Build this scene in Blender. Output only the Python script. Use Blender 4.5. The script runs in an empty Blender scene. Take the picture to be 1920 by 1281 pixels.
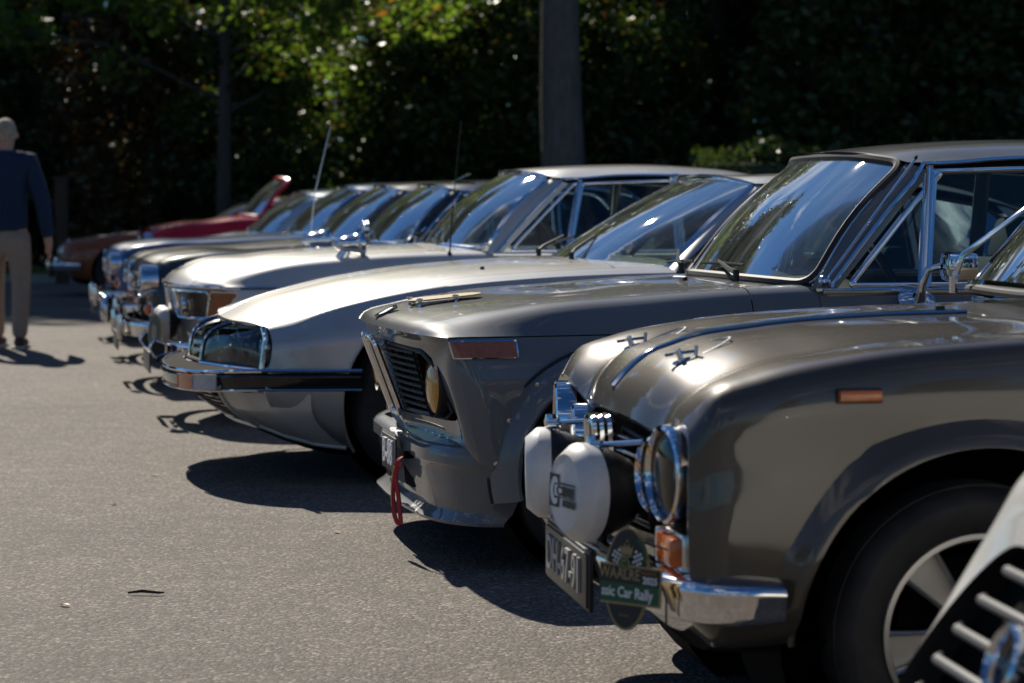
import bpy, bmesh, math, random
import numpy as np
from mathutils import Vector, Matrix

# ------------------------------------------------------------------ scene, camera, sky, sun
scene = bpy.context.scene
COL = scene.collection
R = math.radians
random.seed(7)
rng = np.random.default_rng(11)
PITCH = math.atan(262.5 / 4533)
cam_d = bpy.data.cameras.new('camera')
cam = bpy.data.objects.new('camera', cam_d)
COL.objects.link(cam)
cam.location = (0, 0, 1.14)
cam.rotation_euler = (R(90) - PITCH, 0, 0)
cam_d.lens = 85
cam_d.sensor_width = 36
cam_d.clip_start = 0.1
cam_d.clip_end = 3000
cam_d.dof.use_dof = True
cam_d.dof.focus_distance = 7.0
cam_d.dof.aperture_fstop = 4.6
cam_d.dof.aperture_blades = 9
scene.camera = cam

SUN_EL, SUN_AZ = R(38), R(-20)          # azimuth from +Y towards +X
world = bpy.data.worlds.new('World')
scene.world = world
world.use_nodes = True
wn = world.node_tree
sky = wn.nodes.new('ShaderNodeTexSky')
sky.sky_type = 'NISHITA'
sky.sun_disc = False
sky.sun_elevation = SUN_EL
sky.sun_rotation = SUN_AZ
sky.air_density = 1.0
sky.dust_density = 0.15
sky.ozone_density = 5.0
bg = wn.nodes['Background']
# thin bands of bright cloud over the clear sky
tcw = wn.nodes.new('ShaderNodeTexCoord')
mpw = wn.nodes.new('ShaderNodeMapping')
mpw.inputs['Rotation'].default_value = (0, 0, R(20))
mpw.inputs['Scale'].default_value = (1.1, 3.0, 5.5)
now = wn.nodes.new('ShaderNodeTexNoise')
now.inputs['Scale'].default_value = 1.3
now.inputs['Detail'].default_value = 9
now.inputs['Roughness'].default_value = .62
now.inputs['Distortion'].default_value = .6
crw = wn.nodes.new('ShaderNodeValToRGB')
crw.color_ramp.elements[0].position = .54
crw.color_ramp.elements[0].color = (0, 0, 0, 1)
crw.color_ramp.elements[1].position = .74
crw.color_ramp.elements[1].color = (.85, .85, .85, 1)
mxw = wn.nodes.new('ShaderNodeMix')
mxw.data_type = 'RGBA'
mxw.inputs[7].default_value = (20, 20, 20, 1)
wn.links.new(tcw.outputs['Generated'], mpw.inputs[0])
wn.links.new(mpw.outputs[0], now.inputs['Vector'])
wn.links.new(now.outputs['Fac'], crw.inputs[0])
wn.links.new(crw.outputs[0], mxw.inputs[0])
tnt = wn.nodes.new('ShaderNodeMix')
tnt.data_type = 'RGBA'
tnt.blend_type = 'MULTIPLY'
tnt.inputs[0].default_value = 1
tnt.inputs[7].default_value = (.44, .80, 1.12, 1)
wn.links.new(sky.outputs[0], tnt.inputs[6])
wn.links.new(tnt.outputs[2], mxw.inputs[6])
wn.links.new(mxw.outputs[2], bg.inputs[0])
bg.inputs[1].default_value = 0.05
sun_d = bpy.data.lights.new('sun', 'SUN')
sun_d.energy = 5.0
sun_d.angle = R(0.55)
sun_d.color = (1.0, 0.92, 0.79)
sun = bpy.data.objects.new('sun', sun_d)
COL.objects.link(sun)
sdir = Vector((math.sin(SUN_AZ) * math.cos(SUN_EL), math.cos(SUN_AZ) * math.cos(SUN_EL), math.sin(SUN_EL)))
sun.rotation_euler = sdir.to_track_quat('Z', 'Y').to_euler()
sun.location = (-10, 20, 30)
scene.view_settings.view_transform = 'Standard'
scene.view_settings.look = 'None'
scene.view_settings.gamma = 1
scene.view_settings.exposure = 0.12

# ------------------------------------------------------------------ materials
M = {}


def nodes(name):
    m = bpy.data.materials.new(name)
    m.use_nodes = True
    M[name] = m
    nt = m.node_tree
    return m, nt, nt.nodes['Principled BSDF']


def simple(name, col, rough=.5, metal=0., coat=0., spec=.5, emit=None):
    m, nt, b = nodes(name)
    b.inputs['Base Color'].default_value = (*col, 1)
    b.inputs['Roughness'].default_value = rough
    b.inputs['Metallic'].default_value = metal
    b.inputs['Coat Weight'].default_value = coat
    b.inputs['Coat Roughness'].default_value = .03
    b.inputs['Specular IOR Level'].default_value = spec
    return m


def noise(nt, scale, detail=4, rough=.5, co='Object', stretch=None):
    tc = nt.nodes.new('ShaderNodeTexCoord')
    n = nt.nodes.new('ShaderNodeTexNoise')
    n.inputs['Scale'].default_value = scale
    n.inputs['Detail'].default_value = detail
    n.inputs['Roughness'].default_value = rough
    if stretch:
        mp = nt.nodes.new('ShaderNodeMapping')
        mp.inputs['Scale'].default_value = stretch
        nt.links.new(tc.outputs[co], mp.inputs[0])
        nt.links.new(mp.outputs[0], n.inputs['Vector'])
    else:
        nt.links.new(tc.outputs[co], n.inputs['Vector'])
    return n


def ramp(nt, src, stops):
    r = nt.nodes.new('ShaderNodeValToRGB')
    el = r.color_ramp.elements
    while len(el) < len(stops):
        el.new(.5)
    for e, (p, c) in zip(el, stops):
        e.position = p
        e.color = (*c, 1) if len(c) == 3 else c
    nt.links.new(src, r.inputs[0])
    return r


def g3(v):
    return (v, v, v)


def paint(name, col, metal=0., rough=.35, coat=1., flake=0., dust_haze=.06):
    m, nt, b = nodes(name)
    b.inputs['Metallic'].default_value = metal
    b.inputs['Coat Weight'].default_value = coat
    b.inputs['Coat IOR'].default_value = 1.5
    n = noise(nt, 2.3, 5, .6)
    lo = tuple(c * (1 - dust_haze) for c in col)
    hi = tuple(c * (1 + dust_haze) + .006 for c in col)
    r = ramp(nt, n.outputs['Fac'], [(.35, lo), (.65, hi)])
    nt.links.new(r.outputs[0], b.inputs['Base Color'])
    n2 = noise(nt, 35, 6, .7)
    r2 = ramp(nt, n2.outputs['Fac'], [(.4, g3(.018)), (.75, g3(.075))])
    nt.links.new(r2.outputs[0], b.inputs['Coat Roughness'])
    b.inputs['Roughness'].default_value = rough
    b.inputs['Specular IOR Level'].default_value = .15
    if flake:
        nf = noise(nt, 900, 1, .5)
        bp = nt.nodes.new('ShaderNodeBump')
        bp.inputs['Strength'].default_value = flake
        bp.inputs['Distance'].default_value = .0006
        nt.links.new(nf.outputs['Fac'], bp.inputs['Height'])
        nt.links.new(bp.outputs[0], b.inputs['Normal'])
    return m


paint('paint_giulia', (.075, .064, .052), .4, .42, 1., .05)
paint('paint_bmw', (.145, .152, .157), .0, .46, 1.)
paint('paint_sm', (.50, .50, .49), .5, .44, 1.)
paint('paint_cs', (.54, .54, .53), .45, .44, 1.)
paint('paint_slate', (.014, .024, .036), .0, .34, 1.)
paint('paint_olive', (.13, .115, .095), .0, .35, 1.)
paint('paint_blue', (.01, .075, .22), .0, .32, 1.)
paint('paint_paleblue', (.36, .46, .50), .1, .34, 1.)
paint('paint_navy', (.01, .045, .14), .1, .32, 1.)
paint('paint_teal', (.02, .10, .22), .1, .32, 1.)
paint('paint_red', (.60, .006, .02), .0, .32, 1.)
paint('paint_brown', (.26, .075, .018), .0, .34, 1.)
paint('paint_white', (.78, .77, .72), 0., .35, 1.)
simple('chrome', (.84, .84, .85), .075, 1.)
simple('chrome_dull', (.7, .7, .7), .18, 1.)
simple('alloy', (.52, .51, .5), .38, 1.)
simple('black_plastic', (.012, .012, .013), .45)
simple('black_gloss', (.01, .01, .011), .15, 0, .5)
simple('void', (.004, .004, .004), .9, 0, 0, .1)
simple('rubber', (.014, .014, .014), .6)
simple('grey_slat', (.085, .09, .095), .5, .1)
simple('trim_matt', (.06, .055, .05), .95, 0, 0, .05)
simple('interior', (.05, .045, .042), .8)
simple('dash', (.025, .027, .026), .45)
simple('red_strap', (.42, .012, .02), .75)
simple('strap_thread', (.75, .55, .12), .8)
simple('plate_black', (.012, .012, .014), .35)
simple('plate_digit', (.82, .82, .84), .3)
simple('gold', (.34, .25, .12), .45, .2)
simple('rally_green', (.008, .09, .03), .4)
simple('rally_black', (.012, .014, .015), .38)
simple('print_white', (.80, .80, .78), .5)
simple('print_orange', (.45, .16, .05), .5)
simple('print_black', (.012, .012, .014), .5)
simple('print_blue', (.02, .14, .45), .4)
simple('plate_grey', (.36, .35, .33), .45)
simple('skin', (.50, .27, .19), .5)
simple('shoe', (.05, .035, .03), .6)
simple('shoe_sole', (.5, .47, .42), .7)


def cover_white():
    m, nt, b = nodes('lamp_cover')
    n = noise(nt, 9, 6, .65)
    r = ramp(nt, n.outputs['Fac'], [(.28, (.36, .27, .18)), (.40, (.66, .64, .60)), (.6, (.74, .735, .72))])
    nt.links.new(r.outputs[0], b.inputs['Base Color'])
    b.inputs['Roughness'].default_value = .42


cover_white()


def glass(name, tint, rmul=1.0, rough=0.0, ior=1.5, dust_haze=0.):
    m = bpy.data.materials.new(name)
    m.use_nodes = True
    M[name] = m
    nt = m.node_tree
    nt.nodes.clear()
    out = nt.nodes.new('ShaderNodeOutputMaterial')
    tr = nt.nodes.new('ShaderNodeBsdfTransparent')
    tr.inputs[0].default_value = (*tint, 1)
    gl = nt.nodes.new('ShaderNodeBsdfGlossy')
    gl.inputs['Roughness'].default_value = rough
    fr = nt.nodes.new('ShaderNodeFresnel')
    fr.inputs[0].default_value = ior
    mx = nt.nodes.new('ShaderNodeMixShader')
    nt.links.new(fr.outputs[0], mx.inputs[0])
    nt.links.new(tr.outputs[0], mx.inputs[1])
    nt.links.new(gl.outputs[0], mx.inputs[2])
    nt.links.new(mx.outputs[0], out.inputs[0])
    if dust_haze:  # thin dust veil plus painted pale streaks standing in for sky reflections
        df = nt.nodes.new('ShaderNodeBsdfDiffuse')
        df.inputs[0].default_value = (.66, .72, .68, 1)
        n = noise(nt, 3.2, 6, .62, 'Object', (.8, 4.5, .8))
        r = ramp(nt, n.outputs['Fac'], [(.36, g3(dust_haze * .35)), (.55, g3(dust_haze)), (.72, g3(dust_haze * 3.4))])
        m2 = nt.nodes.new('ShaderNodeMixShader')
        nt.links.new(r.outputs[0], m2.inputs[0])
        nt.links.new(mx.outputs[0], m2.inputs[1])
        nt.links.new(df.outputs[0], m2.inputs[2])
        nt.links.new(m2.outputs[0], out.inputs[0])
    return m


glass('glass_green', (.74, .84, .79), ior=1.13, rough=.012, dust_haze=.06)
glass('glass_clear', (.86, .89, .88), ior=1.5)
glass('glass_side', (.55, .66, .66), ior=1.55)


def lens(name, col, rough=.08, trans=.35):
    m, nt, b = nodes(name)
    b.inputs['Roughness'].default_value = rough
    b.inputs['Transmission Weight'].default_value = trans
    b.inputs['Coat Weight'].default_value = .6
    n = noise(nt, 60, 2)
    r = ramp(nt, n.outputs['Fac'], [(.3, tuple(c * .75 for c in col)), (.7, col)])
    nt.links.new(r.outputs[0], b.inputs['Base Color'])
    w = nt.nodes.new('ShaderNodeTexWave')
    w.inputs['Scale'].default_value = 55
    tc = nt.nodes.new('ShaderNodeTexCoord')
    nt.links.new(tc.outputs['Object'], w.inputs['Vector'])
    bp = nt.nodes.new('ShaderNodeBump')
    bp.inputs['Strength'].default_value = .25
    bp.inputs['Distance'].default_value = .002
    nt.links.new(w.outputs['Fac'], bp.inputs['Height'])
    nt.links.new(bp.outputs[0], b.inputs['Normal'])


lens('lens_amber', (.9, .2, .02), .1, .3)
lens('lens_amber_dark', (.46, .12, .03), .12, .15)
lens('lens_yellow', (.78, .33, .008), .1, .05)
lens('lens_white', (.62, .66, .70), .15, .3)
glass('lens_clear', (.93, .93, .92), ior=1.5)


def tyre_mat():
    m, nt, b = nodes('tyre')
    n = noise(nt, 12, 6, .6)
    r = ramp(nt, n.outputs['Fac'], [(.4, (.012, .012, .012)), (.75, (.035, .032, .03))])
    nt.links.new(r.outputs[0], b.inputs['Base Color'])
    b.inputs['Roughness'].default_value = .75


tyre_mat()


def asphalt():
    m, nt, b = nodes('asphalt')
    v = nt.nodes.new('ShaderNodeTexVoronoi')
    v.inputs['Scale'].default_value = 105
    tc = nt.nodes.new('ShaderNodeTexCoord')
    nt.links.new(tc.outputs['Object'], v.inputs['Vector'])
    sep = nt.nodes.new('ShaderNodeSeparateColor')
    nt.links.new(v.outputs['Color'], sep.inputs[0])
    stone = ramp(nt, sep.outputs[0], [(0, (.075, .064, .053)), (.45, (.125, .107, .09)), (.85, (.175, .15, .126)), (1, (.36, .31, .265))])
    big = noise(nt, .55, 6, .6)
    br = ramp(nt, big.outputs['Fac'], [(.3, g3(.78)), (.7, g3(1.12))])
    mid = noise(nt, 6, 5, .65)
    mr = ramp(nt, mid.outputs['Fac'], [(.3, g3(.8)), (.7, g3(1.15))])
    mul = nt.nodes.new('ShaderNodeMix'); mul.data_type = 'RGBA'; mul.blend_type = 'MULTIPLY'; mul.inputs[0].default_value = 1
    nt.links.new(stone.outputs[0], mul.inputs[6]); nt.links.new(br.outputs[0], mul.inputs[7])
    mul2 = nt.nodes.new('ShaderNodeMix'); mul2.data_type = 'RGBA'; mul2.blend_type = 'MULTIPLY'; mul2.inputs[0].default_value = 1
    nt.links.new(mul.outputs[2], mul2.inputs[6]); nt.links.new(mr.outputs[0], mul2.inputs[7])
    # oil spots and worn dark patches
    st = noise(nt, 1.7, 3, .5)
    sr = ramp(nt, st.outputs['Fac'], [(.66, g3(1)), (.78, g3(.62))])
    mul3 = nt.nodes.new('ShaderNodeMix'); mul3.data_type = 'RGBA'; mul3.blend_type = 'MULTIPLY'; mul3.inputs[0].default_value = 1
    nt.links.new(mul2.outputs[2], mul3.inputs[6]); nt.links.new(sr.outputs[0], mul3.inputs[7])
    nt.links.new(mul3.outputs[2], b.inputs['Base Color'])
    b.inputs['Roughness'].default_value = .82
    b.inputs['Specular IOR Level'].default_value = .35
    bp = nt.nodes.new('ShaderNodeBump')
    bp.inputs['Strength'].default_value = .6
    bp.inputs['Distance'].default_value = .006
    inv = nt.nodes.new('ShaderNodeMath'); inv.operation = 'SUBTRACT'; inv.inputs[0].default_value = 1
    nt.links.new(v.outputs['Distance'], inv.inputs[1])
    nt.links.new(inv.outputs[0], bp.inputs['Height'])
    nt.links.new(bp.outputs[0], b.inputs['Normal'])


asphalt()


def ground_mat(name, a, bcol, scale):
    m, nt, b = nodes(name)
    n = noise(nt, scale, 8, .7)
    r = ramp(nt, n.outputs['Fac'], [(.35, a), (.65, bcol)])
    nt.links.new(r.outputs[0], b.inputs['Base Color'])
    b.inputs['Roughness'].default_value = .95
    bp = nt.nodes.new('ShaderNodeBump')
    bp.inputs['Distance'].default_value = .05
    nt.links.new(n.outputs['Fac'], bp.inputs['Height'])
    nt.links.new(bp.outputs[0], b.inputs['Normal'])


ground_mat('forest_floor', (.05, .04, .02), (.10, .09, .03), 3)
ground_mat('kerb_stone', (.28, .27, .25), (.40, .38, .36), 20)


def bark(name, a, c, scale=9):
    m, nt, b = nodes(name)
    n = noise(nt, scale, 8, .7, 'Object', (1, 1, .25))
    r = ramp(nt, n.outputs['Fac'], [(.3, a), (.7, c)])
    nt.links.new(r.outputs[0], b.inputs['Base Color'])
    b.inputs['Roughness'].default_value = .9
    bp = nt.nodes.new('ShaderNodeBump')
    bp.inputs['Distance'].default_value = .04
    nt.links.new(n.outputs['Fac'], bp.inputs['Height'])
    nt.links.new(bp.outputs[0], b.inputs['Normal'])


bark('bark_dark', (.035, .03, .026), (.10, .085, .07))
bark('bark_grey', (.08, .07, .06), (.19, .165, .145), 14)
bark('wood_brown', (.05, .03, .018), (.10, .06, .035), 30)


def leafmat(name, cols, trans=.45, gloss=.4):
    m = bpy.data.materials.new(name)
    m.use_nodes = True
    M[name] = m
    nt = m.node_tree
    b = nt.nodes['Principled BSDF']
    out = nt.nodes['Material Output']
    oi = nt.nodes.new('ShaderNodeNewGeometry')
    r = ramp(nt, oi.outputs['Random Per Island'], cols)
    nt.links.new(r.outputs[0], b.inputs['Base Color'])
    b.inputs['Roughness'].default_value = gloss
    tl = nt.nodes.new('ShaderNodeBsdfTranslucent')
    br = nt.nodes.new('ShaderNodeMix'); br.data_type = 'RGBA'; br.blend_type = 'MULTIPLY'; br.inputs[0].default_value = 1
    nt.links.new(r.outputs[0], br.inputs[6]); br.inputs[7].default_value = (1.35, 1.4, .55, 1)
    nt.links.new(br.outputs[2], tl.inputs[0])
    mx = nt.nodes.new('ShaderNodeMixShader'); mx.inputs[0].default_value = trans
    nt.links.new(b.outputs[0], mx.inputs[1]); nt.links.new(tl.outputs[0], mx.inputs[2])
    nt.links.new(mx.outputs[0], out.inputs[0])


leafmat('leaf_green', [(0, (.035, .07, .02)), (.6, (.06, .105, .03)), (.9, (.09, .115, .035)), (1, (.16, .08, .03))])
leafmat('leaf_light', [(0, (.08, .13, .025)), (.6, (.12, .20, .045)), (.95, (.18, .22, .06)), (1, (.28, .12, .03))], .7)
leafmat('leaf_dark', [(0, (.03, .055, .018)), (.7, (.06, .09, .025)), (.93, (.10, .09, .03)), (1, (.22, .08, .035))], .45)
leafmat('leaf_rust', [(0, (.04, .055, .018)), (.55, (.07, .06, .02)), (1, (.16, .05, .025))], .35)
leafmat('leaf_hedge', [(0, (.04, .07, .02)), (.7, (.08, .12, .03)), (1, (.14, .16, .05))], .3, .25)
leafmat('leaf_dry', [(0, (.35, .16, .08)), (1, (.5, .3, .2))], .2)
leafmat('grass_blade', [(0, (.09, .11, .02)), (1, (.2, .2, .05))], .4)


def cloth(name, a, c, scale=30):
    m, nt, b = nodes(name)
    n = noise(nt, scale, 5, .6)
    r = ramp(nt, n.outputs['Fac'], [(.3, a), (.7, c)])
    nt.links.new(r.outputs[0], b.inputs['Base Color'])
    b.inputs['Roughness'].default_value = .85
    n2 = noise(nt, 7, 4, .6)
    bp = nt.nodes.new('ShaderNodeBump')
    bp.inputs['Distance'].default_value = .03
    nt.links.new(n2.outputs['Fac'], bp.inputs['Height'])
    nt.links.new(bp.outputs[0], b.inputs['Normal'])


cloth('jacket_navy', (.004, .018, .05), (.007, .026, .068))
cloth('trousers_beige', (.28, .22, .17), (.34, .27, .21))
cloth('hair_grey', (.22, .165, .105), (.52, .43, .31), 38)


# ------------------------------------------------------------------ geometry helpers
def add(name, VF, mat, parent=None, smooth=True, sharp=38, flip=True, mats=None):
    """one mesh object; car-local (d, near, up) coordinates unless flip=False"""
    V, F = VF
    V = np.asarray(V, float).reshape(-1, 3).copy()
    if flip:
        V[:, 1] *= -1
        F = [tuple(reversed(f)) for f in F]
    me = bpy.data.meshes.new(name)
    me.from_pydata(V.tolist(), [], [tuple(int(i) for i in f) for f in F])
    if mat is not None:
        me.materials.append(M[mat] if isinstance(mat, str) else mat)
    if smooth:
        me.polygons.foreach_set('use_smooth', [True] * len(me.polygons))
        me.set_sharp_from_angle(angle=R(sharp))
    me.update()
    o = bpy.data.objects.new(name, me)
    COL.objects.link(o)
    if parent is not None:
        o.parent = parent
    return o


def J(*parts):
    V, F, n = [], [], 0
    for v, f in parts:
        v = np.asarray(v, float).reshape(-1, 3)
        V.append(v)
        F += [tuple(i + n for i in q) for q in f]
        n += len(v)
    return np.concatenate(V), F


def mir(VF):
    V, F = VF
    V = np.asarray(V, float).copy()
    V[:, 1] *= -1
    return V, [tuple(reversed(f)) for f in F]


def sides(VF):
    return ((1, VF), (-1, mir(VF)))


def unit(v):
    v = np.asarray(v, float)
    return v / (np.linalg.norm(v) + 1e-12)


def tube(P, r, n=8, closed=False, flat=None, caps=True):
    """swept tube; r scalar or list; flat=(dir, k) squashes the section along dir"""
    P = np.asarray(P, float)
    m = len(P)
    rr = np.full(m, r) if np.isscalar(r) else np.asarray(r, float)
    T = np.zeros_like(P)
    for i in range(m):
        a = P[(i - 1) % m] if (closed or i) else P[i]
        b = P[(i + 1) % m] if (closed or i < m - 1) else P[i]
        T[i] = unit(b - a)
    up = np.array([0, 0, 1.]) if abs(T[0][2]) < .9 else np.array([1., 0, 0])
    nrm = unit(np.cross(T[0], up))
    V = []
    for i in range(m):
        nrm = unit(nrm - T[i] * (nrm @ T[i]))
        bn = np.cross(T[i], nrm)
        for k in range(n):
            a = 2 * math.pi * k / n
            o = (math.cos(a) * nrm + math.sin(a) * bn) * rr[i]
            if flat is not None:
                fd = unit(flat[0])
                o = o - fd * (o @ fd) * (1 - flat[1])
            V.append(P[i] + o)
    F = []
    for i in range(m if closed else m - 1):
        j = (i + 1) % m
        for k in range(n):
            l = (k + 1) % n
            F.append((i * n + k, i * n + l, j * n + l, j * n + k))
    if not closed and caps:
        F.append(tuple(range(n - 1, -1, -1)))
        F.append(tuple((m - 1) * n + k for k in range(n)))
    return np.array(V), F


def lathe(prof, o, ax, n=32, close=False):
    """profile (r, h) turned about axis ax through o"""
    ax = unit(ax)
    up = np.array([0, 0, 1.]) if abs(ax[2]) < .9 else np.array([1., 0, 0])
    a = unit(np.cross(ax, up)); b = np.cross(ax, a)
    V, F = [], []
    for r_, h in prof:
        for k in range(n):
            t = 2 * math.pi * k / n
            V.append(np.asarray(o) + ax * h + (a * math.cos(t) + b * math.sin(t)) * max(r_, 1e-4))
    for i in range(len(prof) - 1):
        for k in range(n):
            l = (k + 1) % n
            F.append((i * n + k, i * n + l, (i + 1) * n + l, (i + 1) * n + k))
    if close:
        i = len(prof) - 1
        for k in range(n):
            l = (k + 1) % n
            F.append((i * n + k, i * n + l, l, k))
    return np.array(V), F


def box(c, s, rot=None, bev=.0):
    bm = bmesh.new()
    bmesh.ops.create_cube(bm, size=1)
    for v in bm.verts:
        v.co = Vector((v.co.x * s[0], v.co.y * s[1], v.co.z * s[2]))
    if bev:
        bmesh.ops.bevel(bm, geom=bm.edges[:], offset=bev, segments=2, affect='EDGES', profile=.6)
    bm.verts.index_update()
    V = np.array([v.co[:] for v in bm.verts])
    F = [tuple(v.index for v in f.verts) for f in bm.faces]
    bm.free()
    if rot is not None:
        V = V @ np.array(rot).T
    return V + np.asarray(c), F


def rotm(axis, deg):
    return np.array(Matrix.Rotation(R(deg), 3, axis))


def herm(P, t, q, sharp=()):
    n = len(P)
    h = np.diff(t)
    d = np.diff(P, axis=0) / h.reshape((-1,) + (1,) * (P.ndim - 1))
    mL = np.zeros_like(P); mR = np.zeros_like(P)
    mL[0] = mR[0] = d[0]
    mL[-1] = mR[-1] = d[-1]
    for i in range(1, n - 1):
        if i in sharp:
            mL[i], mR[i] = d[i - 1], d[i]
        else:
            mL[i] = mR[i] = (h[i] * d[i - 1] + h[i - 1] * d[i]) / (h[i - 1] + h[i])
    if n > 2 and 0 not in sharp:
        mR[0] = d[0] * 1.5 - mL[1] * .5
    if n > 2 and (n - 1) not in sharp:
        mL[-1] = d[-1] * 1.5 - mR[-2] * .5
    q = np.asarray(q, float)
    i = np.clip(np.searchsorted(t, q, side='right') - 1, 0, n - 2)
    sh = (-1,) + (1,) * (P.ndim - 1)
    hh = h[i].reshape(sh)
    s = ((q - t[i]) / h[i]).reshape(sh)
    return ((2 * s**3 - 3 * s**2 + 1) * P[i] + (s**3 - 2 * s**2 + s) * hh * mR[i]
            + (-2 * s**3 + 3 * s**2) * P[i + 1] + (s**3 - s**2) * hh * mL[i + 1])


class Net:
    """control net of stations x rails, evaluated as a smooth tensor surface"""

    def __init__(s, C, su=(), sv=()):
        s.C = np.array(C, float)
        s.su, s.sv = set(su), set(sv)
        du = np.linalg.norm(np.diff(s.C, axis=0), axis=2).mean(axis=1)
        dv = np.linalg.norm(np.diff(s.C, axis=1), axis=2).mean(axis=0)
        s.tu = np.concatenate([[0], np.cumsum(np.maximum(du, 1e-3))])
        s.tv = np.concatenate([[0], np.cumsum(np.maximum(dv, 1e-3))])

    def ev(s, qu, qv):
        A = herm(s.C, s.tu, qu, s.su)
        return herm(A.swapaxes(0, 1), s.tv, qv, s.sv).swapaxes(0, 1)

    @staticmethod
    def q(t, i0, i1, step, g0, g1):
        out = []
        for i in range(i0, i1):
            k = max(1, int(math.ceil((t[i + 1] - t[i]) / step)))
            out += list(np.linspace(t[i], t[i + 1], k, endpoint=False))
        out.append(t[i1])
        out = np.array(out)
        out[0] += g0
        out[-1] -= g1
        return out

    def grid(s, u0, u1, v0, v1, step=.03, gaps=(0, 0, 0, 0), vstep=None):
        return s.ev(s.q(s.tu, u0, u1, step, gaps[0], gaps[1]), s.q(s.tv, v0, v1, vstep or step, gaps[2], gaps[3]))


def gnorm(B):
    du = np.gradient(B, axis=0)
    dv = np.gradient(B, axis=1)
    n = np.cross(du, dv)
    n /= (np.linalg.norm(n, axis=2, keepdims=True) + 1e-12)
    c = B.reshape(-1, 3).mean(axis=0)
    ref = np.array([min(max(c[0], .9), 3.2), 0, .5])
    if ((B - ref) * n).sum() < 0:
        n = -n
    return n


def gmesh(B):
    nu, nv = B.shape[:2]
    V = B.reshape(-1, 3)
    F = []
    for i in range(nu - 1):
        for j in range(nv - 1):
            a = i * nv + j
            F.append((a, a + 1, a + nv + 1, a + nv))
    return V, F


def orient(VF, ref):
    V, F = VF
    V = np.asarray(V)
    t = 0
    for f in F[::max(1, len(F) // 200)]:
        p = V[list(f)]
        n = np.cross(p[1] - p[0], p[2] - p[0])
        t += n @ (p.mean(axis=0) - ref)
    return (V, F) if t > 0 else (V, [tuple(reversed(f)) for f in F])


def panel(net, u0, u1, v0, v1, step=.03, gap=.0022, fl=.014, g=(1, 1, 1, 1), full=False, ref=None, vstep=None):
    """body panel with shut-line gaps and turned-in flanges on the flagged edges"""
    if full:
        g = (g[0], g[1], 0, g[3])
    B = net.grid(u0, u1, v0, v1, step, tuple(k * gap for k in g), vstep)
    N = gnorm(B)
    if g[0]: B = np.concatenate([(B[:1] - N[:1] * fl), B]); N = np.concatenate([N[:1], N])
    if g[1]: B = np.concatenate([B, (B[-1:] - N[-1:] * fl)]); N = np.concatenate([N, N[-1:]])
    if g[2]: B = np.concatenate([B[:, :1] - N[:, :1] * fl, B], axis=1); N = np.concatenate([N[:, :1], N], axis=1)
    if g[3]: B = np.concatenate([B, B[:, -1:] - N[:, -1:] * fl], axis=1)
    if full:
        B[:, 0, 1] = 0
        B = np.concatenate([(B * [1, -1, 1])[:, :0:-1], B], axis=1)
    c = B.reshape(-1, 3).mean(axis=0)
    return orient(gmesh(B), np.array([min(max(c[0], .9), 3.2), 0, .5]) if ref is None else ref)


def cut(VF, cd, cz, r, ymin=.3):
    """remove a wheel opening (circle in side view) and snap its rim; returns mesh and rim polyline"""
    V, F = VF
    V = V.copy()
    dx, dz = V[:, 0] - cd, V[:, 2] - cz
    dist = np.hypot(dx, dz)
    ins = (dist < r) & (np.abs(V[:, 1]) > ymin)
    keep, snap = [], set()
    for f in F:
        k = [i for i in f if ins[i]]
        if len(k) == len(f):
            continue
        keep.append(f)
        snap.update(k)
    for i in snap:
        s = r / max(dist[i], 1e-4)
        V[i, 0] = cd + dx[i] * s
        V[i, 2] = cz + dz[i] * s
    ring = sorted(snap, key=lambda i: math.atan2(V[i, 2] - cz, V[i, 0] - cd) if V[i, 2] > cz - r * .9 else 0)
    return (V, keep), V[ring]


def arch_lip(ring, cd, cz, depth=.035, rad=.007, n=48):
    """clean rolled lip along a cut wheel opening"""
    a = np.array([math.atan2(p[2] - cz, p[0] - cd) for p in ring])
    a = np.where(a < -math.pi / 2, a + 2 * math.pi, a)
    o = np.argsort(a)
    a, y = a[o], np.array([p[1] for p in ring])[o]
    rr = np.hypot(ring[0][0] - cd, ring[0][2] - cz)
    q = np.linspace(a[0], a[-1], n)
    ker = np.ones(7) / 7
    yq = np.interp(q, a, y)
    yq = np.convolve(np.pad(yq, 3, mode='edge'), ker, mode='valid')
    s = np.sign(yq.mean())
    P = np.stack([cd + rr * np.cos(q), yq, cz + rr * np.sin(q)], axis=1)
    Q = P.copy()
    Q[:, 1] -= s * depth
    B = np.stack([P, Q], axis=0)
    return J(gmesh(B), tube(P, rad, 6)), P


def round_poly(P, rad, n=6):
    P = [np.asarray(p, float) for p in P]
    m = len(P)
    if np.isscalar(rad):
        rad = [rad] * m
    out = []
    for i in range(m):
        a, b, c = P[i - 1], P[i], P[(i + 1) % m]
        u, w = unit(a - b), unit(c - b)
        l = min(rad[i], np.linalg.norm(a - b) * .45, np.linalg.norm(c - b) * .45)
        if l < 1e-5:
            out.append(b); continue
        s, e = b + u * l, b + w * l
        for k in range(n + 1):
            t = k / n
            out.append((1 - t)**2 * s + 2 * t * (1 - t) * b + t * t * e)
    return np.array(out)


def dens(P, step, closed=True):
    P = np.asarray(P, float)
    out = []
    m = len(P)
    for i in range(m if closed else m - 1):
        a, b = P[i], P[(i + 1) % m]
        k = max(1, int(np.linalg.norm(b - a) / step))
        for t in range(k):
            out.append(a + (b - a) * t / k)
    if not closed:
        out.append(P[-1])
    return np.array(out)


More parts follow.
